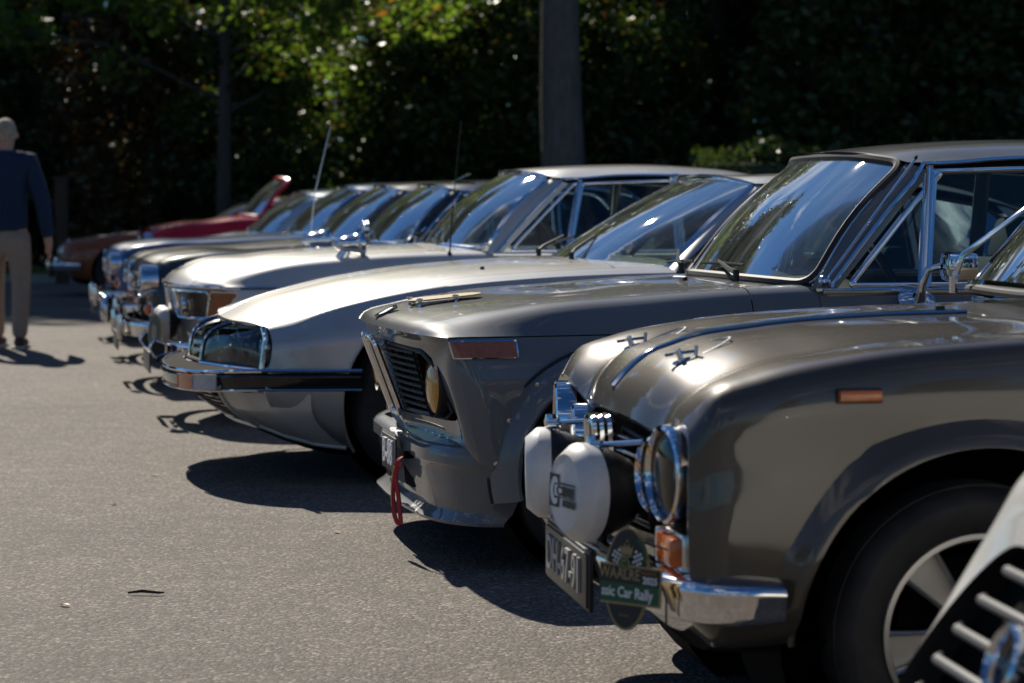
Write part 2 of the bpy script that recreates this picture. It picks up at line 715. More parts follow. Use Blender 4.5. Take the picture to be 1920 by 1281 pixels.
def ringfill(outline2d, fn, rings=5):
    """fill an outline by concentric rings mapped through fn(2d)->3d"""
    O = np.asarray(outline2d)
    c = O.mean(axis=0)
    V, F, n = [], [], len(O)
    for k in range(rings):
        s = 1 - k / rings
        V += [fn(p) for p in c + (O - c) * s]
    V.append(fn(c))
    for k in range(rings - 1):
        for i in range(n):
            j = (i + 1) % n
            F.append((k * n + i, k * n + j, (k + 1) * n + j, (k + 1) * n + i))
    k = rings - 1
    for i in range(n):
        F.append((k * n + i, k * n + (i + 1) % n, rings * n))
    return np.array(V), F


def prism(outline3d, off):
    """flat outline extruded by vector off (closed solid)"""
    A = np.asarray(outline3d, float)
    n = len(A)
    V = np.concatenate([A, A + np.asarray(off)])
    F = [tuple(range(n - 1, -1, -1)), tuple(range(n, 2 * n))]
    F += [(i, (i + 1) % n, (i + 1) % n + n, i + n) for i in range(n)]
    return V, F


def text(body, size, o, xd, yd, ex=.001, align='CENTER', bold=0., sx=1.0):
    cu = bpy.data.curves.new('txt', 'FONT')
    cu.body = body
    cu.size = size
    cu.extrude = ex
    cu.offset = bold
    cu.align_x = align
    cu.align_y = 'CENTER'
    cu.resolution_u = 3
    ob = bpy.data.objects.new('txt', cu)
    COL.objects.link(ob)
    dg = bpy.context.evaluated_depsgraph_get()
    me = ob.evaluated_get(dg).to_mesh()
    V = np.array([v.co[:] for v in me.vertices])
    F = [tuple(p.vertices) for p in me.polygons]
    bpy.data.objects.remove(ob)
    bpy.data.curves.remove(cu)
    xd, yd = unit(xd), unit(yd)
    nd = np.cross(xd, yd)
    W = np.asarray(o) + V[:, :1] * sx * xd + V[:, 1:2] * yd + V[:, 2:3] * nd
    return W, F


def root(name, label, cat, loc, rz=0, group=None):
    o = bpy.data.objects.new(name, None)
    o.empty_display_size = .2
    COL.objects.link(o)
    o.location = loc
    o.rotation_euler = (0, 0, rz)
    o['label'] = label
    o['category'] = cat
    if group:
        o['group'] = group
    return o


def tag(o, label, cat, group=None):
    o['label'] = label
    o['category'] = cat
    if group:
        o['group'] = group
    return o


# ------------------------------------------------------------------ car kit
GZ = .06            # local height of the tarmac in car coordinates
CARS = 'classic cars parked side by side'


def car_root(label, x, y, ang):
    return root('classic_car', label, 'car', (x, y, -GZ + .004), R(ang), CARS)


def S(d, yz, dd=None):
    return [(d + (dd[i] if dd else 0), y, z) for i, (y, z) in enumerate(yz)]


def rear(L, sec, deck, wbase):
    """tail stations of a saloon or coupe from its door section"""
    cap = [(L, y * .5, .5 + (z - .5) * .45) for y, z in sec]
    e1 = [(L - .005, y * .9, .48 + (z - .48) * .84) for y, z in sec]
    e2 = [(L - .07, y * .955, z * .965 if z > .5 else z + .06) for y, z in sec]
    e3 = [(L - .45, y * .985, z * .99 if z > .5 else z + .04) for y, z in sec]
    return [cap, e1, e2, e3, [(wbase, y, z) for y, z in sec]]


def headlight(car, c, r, ax=(-1, 0, 0), rim='chrome', lensm='lens_clear', depth=.05, rimw=.016, dome=.02, name='headlight', bucket=None):
    c = np.asarray(c, float)
    p = [(r - rimw, .004), (r - rimw * .6, .016), (r - rimw * .1, .012), (r, 0), (r, -depth), (r - rimw, -depth)]
    o = add(name, lathe(p, c, ax, 40, True), rim, car)
    q = r - rimw * .9
    prof = [(q * math.sin(k / 6 * math.pi / 2), .0 + dome * math.cos(k / 6 * math.pi / 2)) for k in range(7)]
    add('lens', lathe(prof[::-1], c - unit(ax) * .006, ax, 36), lensm, o)
    if lensm == 'lens_clear':
        bowl = [(q * math.sin(k / 7 * math.pi / 2), -.075 * math.cos(k / 7 * math.pi / 2)) for k in range(8)]
        add('reflector', lathe(bowl, c, ax, 32), 'chrome_dull', o)
        add('bulb', lathe([(.001, -.02), (.014, -.024), (.016, -.045), (.012, -.07)], c, ax, 12), 'chrome', o)
    else:
        add('reflector', lathe([(q, -.012), (.001, -.03)], c, ax, 24), 'chrome_dull', o)
    return o


def wheel(car, d, y, r, w=.17, rimr=.19, style='alloy', side=1):
    """tyre with rim, spokes and hub as sub-parts; y is the outer face"""
    ax = (0, side, 0)
    c = np.array([d, y - side * w / 2, GZ + r])
    h = w / 2
    sw = r - rimr
    prof = [(rimr, -h * .8), (rimr + sw * .25, -h), (rimr + sw * .7, -h * 1.02), (r - .012, -h * .86), (r, -h * .62),
            (r, h * .62), (r - .012, h * .86), (rimr + sw * .72, h * 1.02), (rimr + sw * .66, h * 1.035), (rimr + sw * .3, h), (rimr + .004, h * .86), (rimr - .004, h * .7)]
    o = add('wheel', lathe(prof, c, ax, 64), 'tyre', car)
    # tread blocks as raised rib rings
    add('tread', J(*[lathe([(r - .002, k - .008), (r + .003, k - .007), (r + .003, k + .007), (r - .002, k + .008)], c, ax, 64) for k in np.linspace(-h * .5, h * .5, 5)]), 'tyre', o)
    rm = [(rimr + .003, h * .84), (rimr + .001, h * .90), (rimr - .009, h * .91), (rimr - .012, h * .82), (rimr - .02, h * .55), (rimr - .03, -h * .7)]
    add('rim', lathe(rm, c, ax, 56), 'alloy' if style == 'alloy' else 'chrome_dull', o)
    sd = np.array(ax, float)
    if style == 'alloy':
        sp = []
        for k in range(6):
            a = 2 * math.pi * k / 6 + .2
            for off in (-.22, .22):
                e = np.array([math.cos(a + off), 0, math.sin(a + off)])
                b = np.array([math.cos(a + off * 1.3), 0, math.sin(a + off * 1.3)])
                p0 = c + sd * h * .60 + b * .055
                p1 = c + sd * h * .66 + e * (rimr - .014)
                sp.append(tube([p0, (p0 + p1) / 2 + sd * .006, p1], [.010, .008, .010], 6, flat=(np.cross(e, sd), .55)))
            # web between the twin spokes, with the cast panel
            web = []
            for rr in (.07, rimr - .02):
                for off in (-.23, -.08, .08, .23):
                    web.append(c + sd * (h * .46) + np.array([math.cos(a + off), 0, math.sin(a + off)]) * rr)
            sp.append((np.array(web), [(0, 1, 5, 4), (1, 2, 6, 5), (2, 3, 7, 6)]))
        add('spokes', J(*sp), 'alloy', o)
        add('hub', lathe([(.085, h * .42), (.08, h * .62), (.04, h * .66), (.036, h * .74), (.001, h * .76)], c, ax, 28), 'alloy', o)
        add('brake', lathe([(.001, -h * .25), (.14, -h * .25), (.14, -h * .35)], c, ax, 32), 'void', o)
    else:
        add('hub', lathe([(rimr - .018, h * .5), (rimr * .75, h * .62), (rimr * .6, h * .45), (rimr * .55, h * .7), (rimr * .3, h * .86), (.001, h * .9)], c, ax, 36), 'chrome_dull' if style == 'steel' else 'black_plastic', o)
    return o


def wheels(car, dF, dR, y, r, w=.17, rimr=.19, style='alloy'):
    for d in (dF, dR):
        for s in (1, -1):
            wheel(car, d, s * y, r, w, rimr, style, s)


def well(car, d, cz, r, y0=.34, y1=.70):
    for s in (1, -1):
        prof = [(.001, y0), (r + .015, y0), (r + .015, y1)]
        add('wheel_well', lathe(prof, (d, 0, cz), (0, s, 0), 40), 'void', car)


def body(car, net, mat, ix, hs, arches, floor=True, seam=True, fmat=None, hoodgap=(1, 1), frontref=None, step=.028):
    """panels cut out of the net. ix: tail.. indexes dict: T trunk/rear glass, B door rear, D door front, C cowl/hood, L lip, E end of front rings"""
    T, B, D, C, L, E = (ix[k] for k in 'TBDCLE')
    add('trunk_lid', panel(net, 2, T, 0, 3, .05, full=True), mat, car)
    add('rear_panel', panel(net, 0, 2, 0, 8, .05, full=True, g=(0, 0, 0, 0), ref=np.array([3, 0, .5])), mat, car)
    add('hood', panel(net, C, L, 0, hs, step, g=(1, hoodgap[1], 0, 1), full=True), mat, car)
    add('cowl', panel(net, D, C, 0, hs, step, g=(0, 1, 0, 1), full=True), mat, car)
    for s in (1, -1):
        f = (lambda vf: vf) if s == 1 else mir
        for nm, u0, u1, v0, dw, gg in (('quarter_panel', 2, B, 3, 'R', (0, 1, 0, 0)), ('door', B, D, 3, None, (1, 1, 0, 0)), ('fender', D, L, hs, 'F', (1, 0, 1, 0))):
            VF = panel(net, u0, u1, v0, 8, step if nm == 'fender' else .045, g=gg)
            if dw:
                cd, cz, r = arches[dw]
                VF, ring = cut(VF, cd, cz, r)
                o = add(nm, f(VF), mat, car)
                lip, _ = arch_lip(ring, cd, cz)
                add('arch_lip', f(lip), mat, o)
            else:
                o = add(nm, f(VF), mat, car)
                h = J(box((net.C[B][3][0] * .86 + net.C[D][3][0] * .14, .80, .74), (.16, .018, .02), None, .004))
                add('door_handle', f(h), 'chrome', o)
    add('front_panel', panel(net, L, E, 0, 9, step, g=(0, 0, 0, 0), full=True, ref=np.array([1.2, 0, .5]) if frontref is None else frontref), fmat or mat, car)
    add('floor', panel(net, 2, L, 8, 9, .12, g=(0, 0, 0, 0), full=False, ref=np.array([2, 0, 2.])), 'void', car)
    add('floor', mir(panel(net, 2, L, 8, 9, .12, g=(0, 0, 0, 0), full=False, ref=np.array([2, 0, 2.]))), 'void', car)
    for k in 'FR':
        well(car, arches[k][0], arches[k][1], arches[k][2])


def full5(p):
    """centre, mid, corner -> five points across"""
    a, b, c = [np.array(q, float) for q in p]
    m = np.array([1, -1, 1.])
    return [c * m, b * m, a, b, c]


def screen_net(bot, top, bulge=.014):
    b, t = np.array(full5(bot)), np.array(full5(top))
    mid = (b + t) / 2 + np.array([-bulge, 0, bulge])
    return Net([b, mid, t])


def glass_pane(car, net, rad, w, h, mat, frame, fr, name='windshield', out=.004, trim=None, fname='frame', inset=0.):
    """glass with rounded outline in the domain of a net, plus its frame"""
    O = dens(round_poly([(inset * w, inset * h), (w - inset * w, inset * h), (w - inset * w, h - inset * h), (inset * w, h - inset * h)], rad, 7), .05)

    def fn(p):
        return net.ev([p[1] / h * net.tu[-1]], [p[0] / w * net.tv[-1]])[0, 0]
    g = add(name, ringfill(O, fn, 6), mat, car)
    path = np.array([fn(p) for p in O])
    if frame:
        add(fname, tube(path, fr, 8, True), frame, g)
    if trim:
        c = O.mean(axis=0)
        pt = np.array([fn(c + (p - c) * (1 + trim[2] / np.linalg.norm(p - c))) for p in O])
        add('trim', tube(pt, trim[1], 8, True), trim[0], g)
    return g


def greenhouse(car, p, mat):
    """windshield, roof, pillars, side glass and rear window"""
    wn_ = screen_net(p['wb'], p['wt'], p.get('bulge', .014))
    w, h = wn_.tv[-1], wn_.tu[-1]
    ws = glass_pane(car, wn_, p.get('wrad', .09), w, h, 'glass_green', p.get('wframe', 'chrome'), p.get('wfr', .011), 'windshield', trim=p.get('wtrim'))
    # roof: rows of centre, mid, shoulder, drip
    rows = []
    wt = [np.array(q, float) for q in p['wt']]
    rows.append([wt[0] + [-.012, 0, .014], wt[1] + [-.012, 0, .014], (wt[1] * .28 + wt[2] * .72) + [-.008, 0, .013], wt[2] + [.0, .022, .004]])
    rows += [[np.array(q, float) for q in r_] for r_ in p['roof']]
    rn = Net(rows, sv=())
    B = rn.grid(0, len(rows) - 1, 0, 3, .05)
    B = np.concatenate([(B * [1, -1, 1])[:, :0:-1], B], axis=1)
    roof = add('roof', orient(gmesh(B), np.array([2.2, 0, .6])), mat, car)
    B2 = B.copy(); B2[:, :, 2] -= .028; B2[:, :, 1] *= .985
    add('headliner', orient(gmesh(B2), np.array([2.2, 0, .6])), 'interior', roof)
    drip = rn.grid(0, len(rows) - 1, 3, 3, .06)[:, 0] if False else rn.ev(Net.q(rn.tu, 0, len(rows) - 1, .06, 0, 0), [rn.tv[-1]])[:, 0]
    wb = [np.array(q, float) for q in p['wb']]
    base = wb[2] + [.03, .035, -.012]
    yS, zS = p['sill']
    dS1 = p['sill_end']

    def spt(q):             # point on the side-glass surface from (d, z)
        zt = np.interp(q[0], drip[:, 0], drip[:, 2])
        yt = np.interp(q[0], drip[:, 0], drip[:, 1])
        k = np.clip((q[1] - zS) / max(zt - zS, .05), 0, 1)
        return np.array([q[0], yS + (yt - .014 - yS) * k, q[1]])
    top = lambda d: np.interp(d, drip[:, 0], drip[:, 2]) - .03
    # a-pillar side line: from base to roof front corner, sheared in side view
    A0 = np.array([base[0] + .05, zS + .012])
    A1 = np.array([drip[0][0] + .075, top(drip[0][0] + .075)])
    v0, v1 = p['vent']
    panes = [[A0 + [.03, 0], [v0 - .012, zS + .012], [v1 - .012, top(v1)], A1 + [.03, 0]],
             [[v0 + .012, zS + .012], [p['b'] - .02, zS + .012], [p['b'] - .02, top(p['b'])], [v1 + .012, top(v1)]],
             [[p['b'] + .02, zS + .012], [dS1, zS + .012], [p['c'], top(p['c'])], [p['b'] + .02, top(p['b'])]]]
    rads = [[.03, .015, .015, p.get('arad', .09)], [.015, .015, .02, .015], [.02, .06, .08, .02]]
    fm = p.get('sframe', 'chrome')
    for s in (1, -1):
        f = (lambda vf: vf) if s == 1 else mir
        # pillar: wide patch between windshield edge and window edge
        wl = wn_.ev(np.linspace(0, wn_.tu[-1], 9), [wn_.tv[-1]])[:, 0]
        wl = np.concatenate([[wl[0] + (wl[0] - wl[1]) * .25], wl])
        sl = np.array([spt(A0 + (A1 - A0) * (k / 8)) for k in range(9)])
        sl = np.concatenate([[sl[0] + (sl[0] - sl[1]) * .25], sl])
        md = (wl + sl) / 2 + np.array([-.012, .02, .004])
        PB = Net(np.stack([wl + [0, .004, 0], md, sl], axis=1)).grid(0, 9, 0, 2, .04, vstep=.02)
        pl = add('pillar', f(orient(gmesh(PB), np.array([2.2, 0, .9]))), mat, car)
        ln = (md * .45 + sl * .55) + [-.004, .014, .006]
        dr = drip + [0, .004, -.004]
        path = np.concatenate([ln[:-1], dr[1:]])
        add('drip_rail', f(tube(path, .0075, 8)), p.get('drip', 'chrome'), pl)
        for i, (pn, rd) in enumerate(zip(panes, rads)):
            if i == 0 and p.get('novent'):
                continue
            O = dens(round_poly(pn, rd, 6), .06)
            g = add('side_window', f(ringfill(O, spt, 3)), 'glass_side', car)
            fr = p.get('sfr', .009)
            add('frame', f(tube(np.array([spt(q) for q in O]) + [0, .003, 0], fr, 8, True, flat=((0, 1, 0), .6))), fm, g)
        # posts
        P = np.array([spt([v0, zS]), spt([v1, top(v1) + .02])])
        add('vent_post', f(tube(P + [0, .005, 0], .014, 8, flat=((0, 1, 0), .5))), fm, car)
        P = np.array([spt([p['b'], zS - .02]), spt([p['b'], top(p['b']) + .03])])
        add('pillar', f(tube(P, .03, 8, flat=((0, 1, 0), .3))), p.get('bmat', mat), car)
        add('sill_trim', f(tube([[A0[0] - .06, yS + .012, zS - .004], [dS1 + .05, yS + .012, zS - .004]], .010, 8, flat=((0, 1, 0), .55))), fm, car)
        # rear pillar
        rb = [np.array(q, float) for q in p['rb']]
        rt = np.array(rows[-1][3]); rtw = np.array(rows[-1][2])
        cp = np.array([[spt([p['c'] + .02, top(p['c']) + .03]), rt, rtw * .35 + rt * .65 + [.01, 0, .004]],
                       [spt([(p['c'] + dS1) / 2 + .06, (zS + top(p['c'])) / 2]), (rt + rb[2]) / 2 + [.0, .03, .0], (rtw * .35 + rt * .65 + rb[2]) / 2],
                       [spt([dS1 + .03, zS]), rb[2] + [-.03, .04, -.01], rb[2] + [0, 0, -.01]]])
        add('pillar', f(orient(gmesh(Net(cp).grid(0, 2, 0, 2, .05)), np.array([2.2, 0, .9]))), mat, car)
    # rear window
    r3 = rows[-1]
    rt5 = [r3[0] + [0, 0, -.004], r3[1] + [0, 0, -.004], r3[2] * .5 + r3[3] * .5]
    rw = screen_net(p['rb'], rt5, .0)
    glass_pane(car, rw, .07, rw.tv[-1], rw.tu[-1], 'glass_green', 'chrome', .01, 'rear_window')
    return wn_


def cabin(car, p, seatmat='interior', dash='dash', steer=True, wheel_pos=None, y=.36):
    """dashboard, seats and steering wheel seen through the glass"""
    wb = p['wb']
    zS = p['sill'][1]
    d0 = wb[0][0]
    rows = [[(d0 + .03, 0, zS + .005), (d0 + .05, .3, zS + .004), (wb[2][0] + .02, .62, zS - .01)],
            [(d0 + .20, 0, zS + .012), (d0 + .21, .3, zS + .03), (wb[2][0] + .16, .62, zS + .0)],
            [(d0 + .36, 0, zS - .005), (d0 + .36, .3, zS + .02), (wb[2][0] + .26, .62, zS - .02)],
            [(d0 + .40, 0, zS - .2), (d0 + .40, .3, zS - .2), (wb[2][0] + .3, .62, zS - .2)]]
    B = Net(rows).grid(0, 3, 0, 2, .06)
    B = np.concatenate([(B * [1, -1, 1])[:, :0:-1], B], axis=1)
    add('dashboard', gmesh(B), dash, car)
    for k, (sd, sy) in enumerate(((p['seat'], y), (p['seat'], -y))):
        st = add('seat', J(box((sd - .02, sy, .42), (.5, .48, .16), rotm('Y', 8), .05)), seatmat, car)
        add('backrest', J(box((sd + .27, sy, .72), (.13, .46, .56), rotm('Y', 18), .05)), seatmat, st)
        add('headrest', J(box((sd + .38, sy, 1.06), (.08, .27, .16), rotm('Y', 16), .03)), seatmat, st)
    add('rear_seat', J(box((sd + .9, 0, .46), (.5, 1.2, .16), None, .05), box((sd + 1.22, 0, .70), (.14, 1.2, .5), rotm('Y', 20), .05)), seatmat, car)
    if steer:
        c = np.array(wheel_pos or (p['seat'] - .42, y, zS + .01))
        ax = unit((1, 0, .42))
        a = unit(np.cross(ax, (0, 1, 0))); b = np.array([0, 1., 0])
        ring = [c + (a * math.cos(t) + b * math.sin(t)) * .185 for t in np.linspace(0, 2 * math.pi, 40, endpoint=False)]
        o = add('steering_wheel', tube(ring, .0145, 8, True), 'black_plastic', car)
        sp = [tube([c - ax * .03, c + (a * math.cos(t) + b * math.sin(t)) * .18], [.022, .014], 6, flat=(ax, .4)) for t in (math.pi / 2, -math.pi / 2, math.pi)]
        add('spokes', J(*sp), 'black_gloss', o)
        add('column', tube([c - ax * .02, c - ax * .35], .03, 10), 'black_plastic', o)


def wiper(car, base, tip, blade, lift=.02, mat='black_plastic'):
    base, tip = np.array(base, float), np.array(tip, float)
    b0, b1 = np.array(blade[0], float), np.array(blade[1], float)
    up = np.array([-.5, 0, .8])
    o = add('wiper', J(tube([base + [0, 0, -.01], base + [0, 0, .03]], .011, 8), tube([base + [0, 0, .02], base * .75 + tip * .25 + up * lift * 1.2, tip + up * lift * .6], [.009, .008, .005], 6)), mat, car)
    add('blade', tube([b0, (b0 + b1) / 2 + up * .004, b1], .006, 6, flat=((1, 0, 0), .6)), 'rubber', o)


def bar_bumper(car, path, h, t, mat='chrome', name='bumper', ov=()):
    """bumper blade swept along a half path (centre -> side end), mirrored"""
    P = np.array(path, float)
    n = len(P)
    t_ = np.concatenate([[0], np.cumsum(np.linalg.norm(np.diff(P, axis=0), axis=1))])
    q = np.linspace(0, t_[-1], 26)
    C = herm(P, t_, q)
    ctl = np.array([(-t, 0, -.40 * h), (-.5 * t, 0, -.5 * h), (-.12 * t, 0, -.44 * h), (-.02 * t, 0, -.2 * h), (.04 * t, 0, .08 * h), (.06 * t, 0, .22 * h), (0, 0, .34 * h), (-.12 * t, 0, .40 * h), (-.45 * t, 0, .48 * h), (-t, 0, .5 * h)])
    sec = [(a[0], a[2]) for a in herm(ctl, np.arange(10.), np.linspace(0, 9, 28), (6,))]
    rows = []
    for i in range(len(C)):
        a = C[max(i - 1, 0)]; b = C[min(i + 1, len(C) - 1)]
        tg = unit((b - a) * [1, 1, 0])
        if i == 0:
            tg = np.array([0, 1., 0])
        nr = np.array([-tg[1], tg[0], 0])       # outward (forward for +y travel)
        k = 1.0 if i < len(C) - 2 else (.96 if i == len(C) - 2 else .86)
        rows.append([C[i] + nr * s[0] + np.array([0, 0, s[1] * k]) for s in sec])
    B = np.array(rows)
    B = np.concatenate([(B * [1, -1, 1])[:0:-1], B], axis=0)
    B = np.concatenate([B, B[:, :1]], axis=1)
    V, F = gmesh(B)
    m = B.shape[1]
    o = add(name, orient((V, F), np.array([C[0][0] + .6, 0, C[0][2]])), mat, car)
    return o


def aux_lamp(car, c, r, ax, cover=True, depth=.085, white='lamp_cover', shell='black_plastic'):
    """auxiliary driving lamp: shell bowl, soft cover"""
    c = np.asarray(c, float)
    shellp = [(r, 0), (r * .99, -.012), (r * .93, -depth * .4), (r * .7, -depth * .8), (r * .35, -depth), (.001, -depth * 1.03)]
    o = add('driving_lamp', lathe(shellp, c, ax, 40), shell, car)
    if cover:
        cv = [(r * 1.0, -.012), (r * 1.045, -.010), (r * 1.05, .016), (r * 1.035, .022), (r * .83, .047), (r * .805, .0485), (r * .79, .047), (r * .6, .049), (.001, .050)]
        add('lamp_cover', lathe(cv, c, ax, 48), white, o)
    else:
        add('rim', lathe([(r * .93, .006), (r * .99, .012), (r * 1.03, .002), (r * 1.02, -.015)], c, ax, 36), 'chrome', o)
        add('lens', lathe([(r * .94, .004), (r * .6, .014), (.001, .018)], c, ax, 30), 'lens_white', o)
    return o


# ------------------------------------------------------------------ ground
def struct(name, VF, mat):
    o = add(name, VF, mat, flip=False, smooth=False)
    o['kind'] = 'structure'
    return o


def sheet(x0, x1, y0, y1, z):
    return np.array([(x0, y0, z), (x1, y0, z), (x1, y1, z), (x0, y1, z)]), [(0, 1, 2, 3)]


struct('ground', sheet(-400, 400, -300, 600, -.004), 'forest_floor')
struct('parking_lot', sheet(-60, 45, -40, 34, .004), 'asphalt')
struct('kerb', box((-7.5, 34.08, .05), (105, .15, .12), None, .012), 'kerb_stone')


# ------------------------------------------------------------------ grey two-door saloon with flared arches
def grey_saloon():
    car = car_root('matt grey two-door saloon with riveted arch flares, yellow headlights and red tow strap', -.459, 8.0, 12.2)
    pm = 'paint_bmw'
    sec = [(0, .905), (.3, .905), (.5, .905), (.70, .912), (.765, .795), (.795, .66), (.80, .5), (.785, .34), (.72, .22), (0, .2)]
    st = rear(4.15, sec, 0, 3.35)
    st += [S(2.75, sec),
           S(1.30, [(0, .945), (.3, .94), (.5, .932), (.70, .912), (.765, .793), (.795, .66), (.80, .5), (.785, .34), (.72, .22), (0, .2)]),
           S(1.08, [(0, .935), (.3, .93), (.5, .922), (.695, .904), (.765, .792), (.795, .66), (.80, .5), (.785, .34), (.72, .22), (0, .2)]),
           S(.75, [(0, .912), (.3, .908), (.5, .902), (.685, .885), (.764, .79), (.795, .66), (.80, .5), (.785, .34), (.72, .24), (0, .22)]),
           S(.37, [(0, .878), (.3, .876), (.5, .872), (.672, .857), (.762, .787), (.79, .66), (.797, .5), (.785, .35), (.71, .28), (0, .26)]),
           [(.11, 0, .843), (.115, .3, .842), (.14, .5, .838), (.17, .658, .824), (.21, .758, .785), (.24, .787, .66), (.27, .793, .5), (.28, .78, .37), (.27, .7, .31), (.18, 0, .31)],
           [(.012, 0, .812), (.022, .3, .812), (.045, .5, .81), (.082, .652, .803), (.14, .755, .7845), (.18, .783, .66), (.215, .789, .5), (.235, .777, .39), (.22, .68, .36), (.13, 0, .36)],
           [(-.004, 0, .79), (.006, .3, .79), (.027, .5, .788), (.064, .655, .786), (.112, .748, .783), (.145, .768, .66), (.18, .775, .5), (.205, .763, .40), (.2, .65, .385), (.13, 0, .385)],
           [(.014, 0, .774), (.022, .3, .774), (.044, .5, .771), (.078, .645, .765), (.112, .722, .755), (.122, .738, .66), (.155, .745, .52), (.175, .72, .43), (.165, .5, .41), (.115, 0, .41)],
           [(.022, 0, .744), (.032, .3, .744), (.054, .46, .740), (.072, .535, .735), (.09, .58, .713), (.113, .618, .64), (.148, .66, .55), (.152, .645, .523), (.122, .4, .515), (.09, 0, .505)],
           [(.10, 0, .742), (.11, .3, .742), (.13, .46, .738), (.15, .535, .733), (.165, .575, .713), (.19, .61, .64), (.22, .65, .55), (.225, .64, .523), (.2, .4, .515), (.17, 0, .505)]]
    net = Net(st, su=(0, 1, 12, 14), sv=(4,))
    ar = {'F': (.62, .365, .335), 'R': (3.12, .365, .335)}
    body(car, net, pm, dict(T=4, B=5, D=6, C=7, L=12, E=15), 4, ar, hoodgap=(1, 0))
    # dark gap strip under the hood edge
    seam = net.ev(Net.q(net.tu, 6, 12, .04, 0, 0), [net.tv[4]])[:, 0]
    seam[:, 2] -= .003
    seam[:, 1] -= .006
    for s, f in ((1, 1), (-1, -1)):
        add('hood_gap', tube(seam * [1, f, 1], .006, 6), 'void', car)
    # recessed grille back
    ring = [p for p in st[-1]]
    pts = [np.array(p) + [-.002, 0, 0] for p in ring] + [np.array(p) * [1, -1, 1] + [-.002, 0, 0] for p in ring[::-1]]
    add('grille_back', (np.array(pts), [tuple(range(len(pts)))]), 'void', car, smooth=False)
    # grille slats left and right of the kidneys
    for s in (1, -1):
        gr = add('grille', tube([(.035, s * .11, .735), (.05, s * .3, .735), (.075, s * .5, .728), (.10, s * .575, .69), (.145, s * .645, .55), (.135, s * .6, .53), (.105, s * .3, .522), (.095, s * .11, .52)], .009, 6, True), 'black_plastic', car)
        for k in range(9):
            z = .548 + k * .0215
            t = (z - .5) / .24
            d0 = .095 - .066 * t
            add('slat', tube([(d0, s * .10, z), (d0 + .012, s * .28, z), (d0 + .028, s * .42, z)], [.0085, .0085, .008], 6, flat=((0, 0, 1), .62)), 'black_plastic', gr)
        for y in (.18, .25, .32, .39):
            add('upright', tube([(.125, s * y, .52), (.07, s * y, .74)], .006, 6), 'black_plastic', gr)
        # lamp bucket: black triangular surround
        O = round_poly([(.40, .735), (.545, .73), (.60, .66), (.66, .545), (.63, .524), (.42, .522)], .03, 4)
        fn = lambda q: np.array([.185 - .30 * (q[1] - .52) + .10 * (q[0] - .42), s * q[0], q[1]])
        add('lamp_surround', ringfill(O, fn, 4), 'black_gloss', gr)
        headlight(car, (.112, s * .545, .625), .10, (-1, s * .05, -.0), 'black_plastic', 'lens_yellow', .075, .005, .036)
        # indicator wrapping the corner
        A = net.ev(np.linspace(net.tu[10] - .115, net.tu[12], 14), np.linspace(net.tv[4] + .012, net.tv[4] + .058, 4))
        A = A[:, :, :] * [1, s, 1]
        N = np.array([-.25, s * .95, 0])
        Aout = A + N * .010
        edge = np.concatenate([Aout[0], Aout[1:-1, -1], Aout[-1, ::-1], Aout[-2:0:-1, 0]])
        ind = add('indicator', tube(edge + N * -.004, .0065, 6, True), 'chrome', car)
        add('lens', orient(gmesh(Aout + N * .003), np.array([.6, 0, .7])), 'lens_amber_dark', ind)
        # arch flare with rivets
        for cd in (.62, 3.12):
            th = np.linspace(R(-16), R(194), 44)
            prof = [(.386, .792), (.378, .812), (.356, .842), (.330, .866), (.316, .870), (.306, .858), (.304, .80), (.304, .74)]
            B = []
            for t in th:
                row = []
                for r_, y in prof:
                    d = cd + r_ * math.cos(t)
                    k = max(0, .36 - d) * .35 if cd < 1 else 0
                    row.append((d, s * (y - k), .372 + r_ * math.sin(t)))
                B.append(row)
            B = np.array(B)
            fl = add('arch_flare', orient(gmesh(B), np.array([cd, s * .4, .372])), pm, car)
            add('gasket', tube(B[:, 0] + [0, s * .003, 0], .006, 6), 'rubber', fl)
            for t in np.linspace(R(5), R(175), 9):
                d = cd + .37 * math.cos(t)
                k = max(0, .36 - d) * .35 if cd < 1 else 0
                add('rivet', lathe([(.009, 0), (.007, .004), (.001, .005)], (d, s * (.824 - k), .372 + .37 * math.sin(t)), (0, s, .0), 10), 'chrome_dull', fl)
    # twin kidneys
    for s in (1, -1):
        P = round_poly([(-.012, s * .010, .756), (-.006, s * .098, .752), (.090, s * .09, .50), (.082, s * .010, .50)], .036, 5)
        o = add('kidney_grille', tube(dens(P, .03) + [-.012, 0, 0], .011, 8, True), 'chrome', car)
        Pk = dens(P, .03); Pk = np.concatenate([Pk, Pk[:1]])
        add('shell', gmesh(np.stack([Pk + [-.014, 0, 0], Pk + [.075, 0, 0]])), 'chrome', o)
        for k in range(3):
            y = s * (.03 + k * .018)
            add('slat', tube([(.02, y, .735), (.105, y, .515)], .0045, 6), 'black_plastic', o)
    # roundel on the nose of the hood
    c = np.array([.045, 0, .829]); ax = unit((-.45, 0, .9))
    o = add('roundel', lathe([(.041, 0), (.041, .004), (.038, .006), (.001, .006)], c, ax, 32), 'black_gloss', car)
    add('ring', lathe([(.040, .004), (.042, .008), (.038, .008)], c, ax, 32, True), 'chrome', o)
    a = np.array([0, 1., 0]); b = unit(np.cross(ax, a))
    for q in range(4):
        arc = [c + ax * .007] + [c + ax * .007 + (a * math.cos(t) + b * math.sin(t)) * .026 for t in np.linspace(q * math.pi / 2, (q + 1) * math.pi / 2, 8)]
        add('quadrant', (np.array(arc), [tuple(range(9))]), 'print_blue' if q % 2 else 'print_white', o, smooth=False)
    # front spoiler with ledge, band and lip
    cols_y = [0, .3, .55, .70, .775, .80]
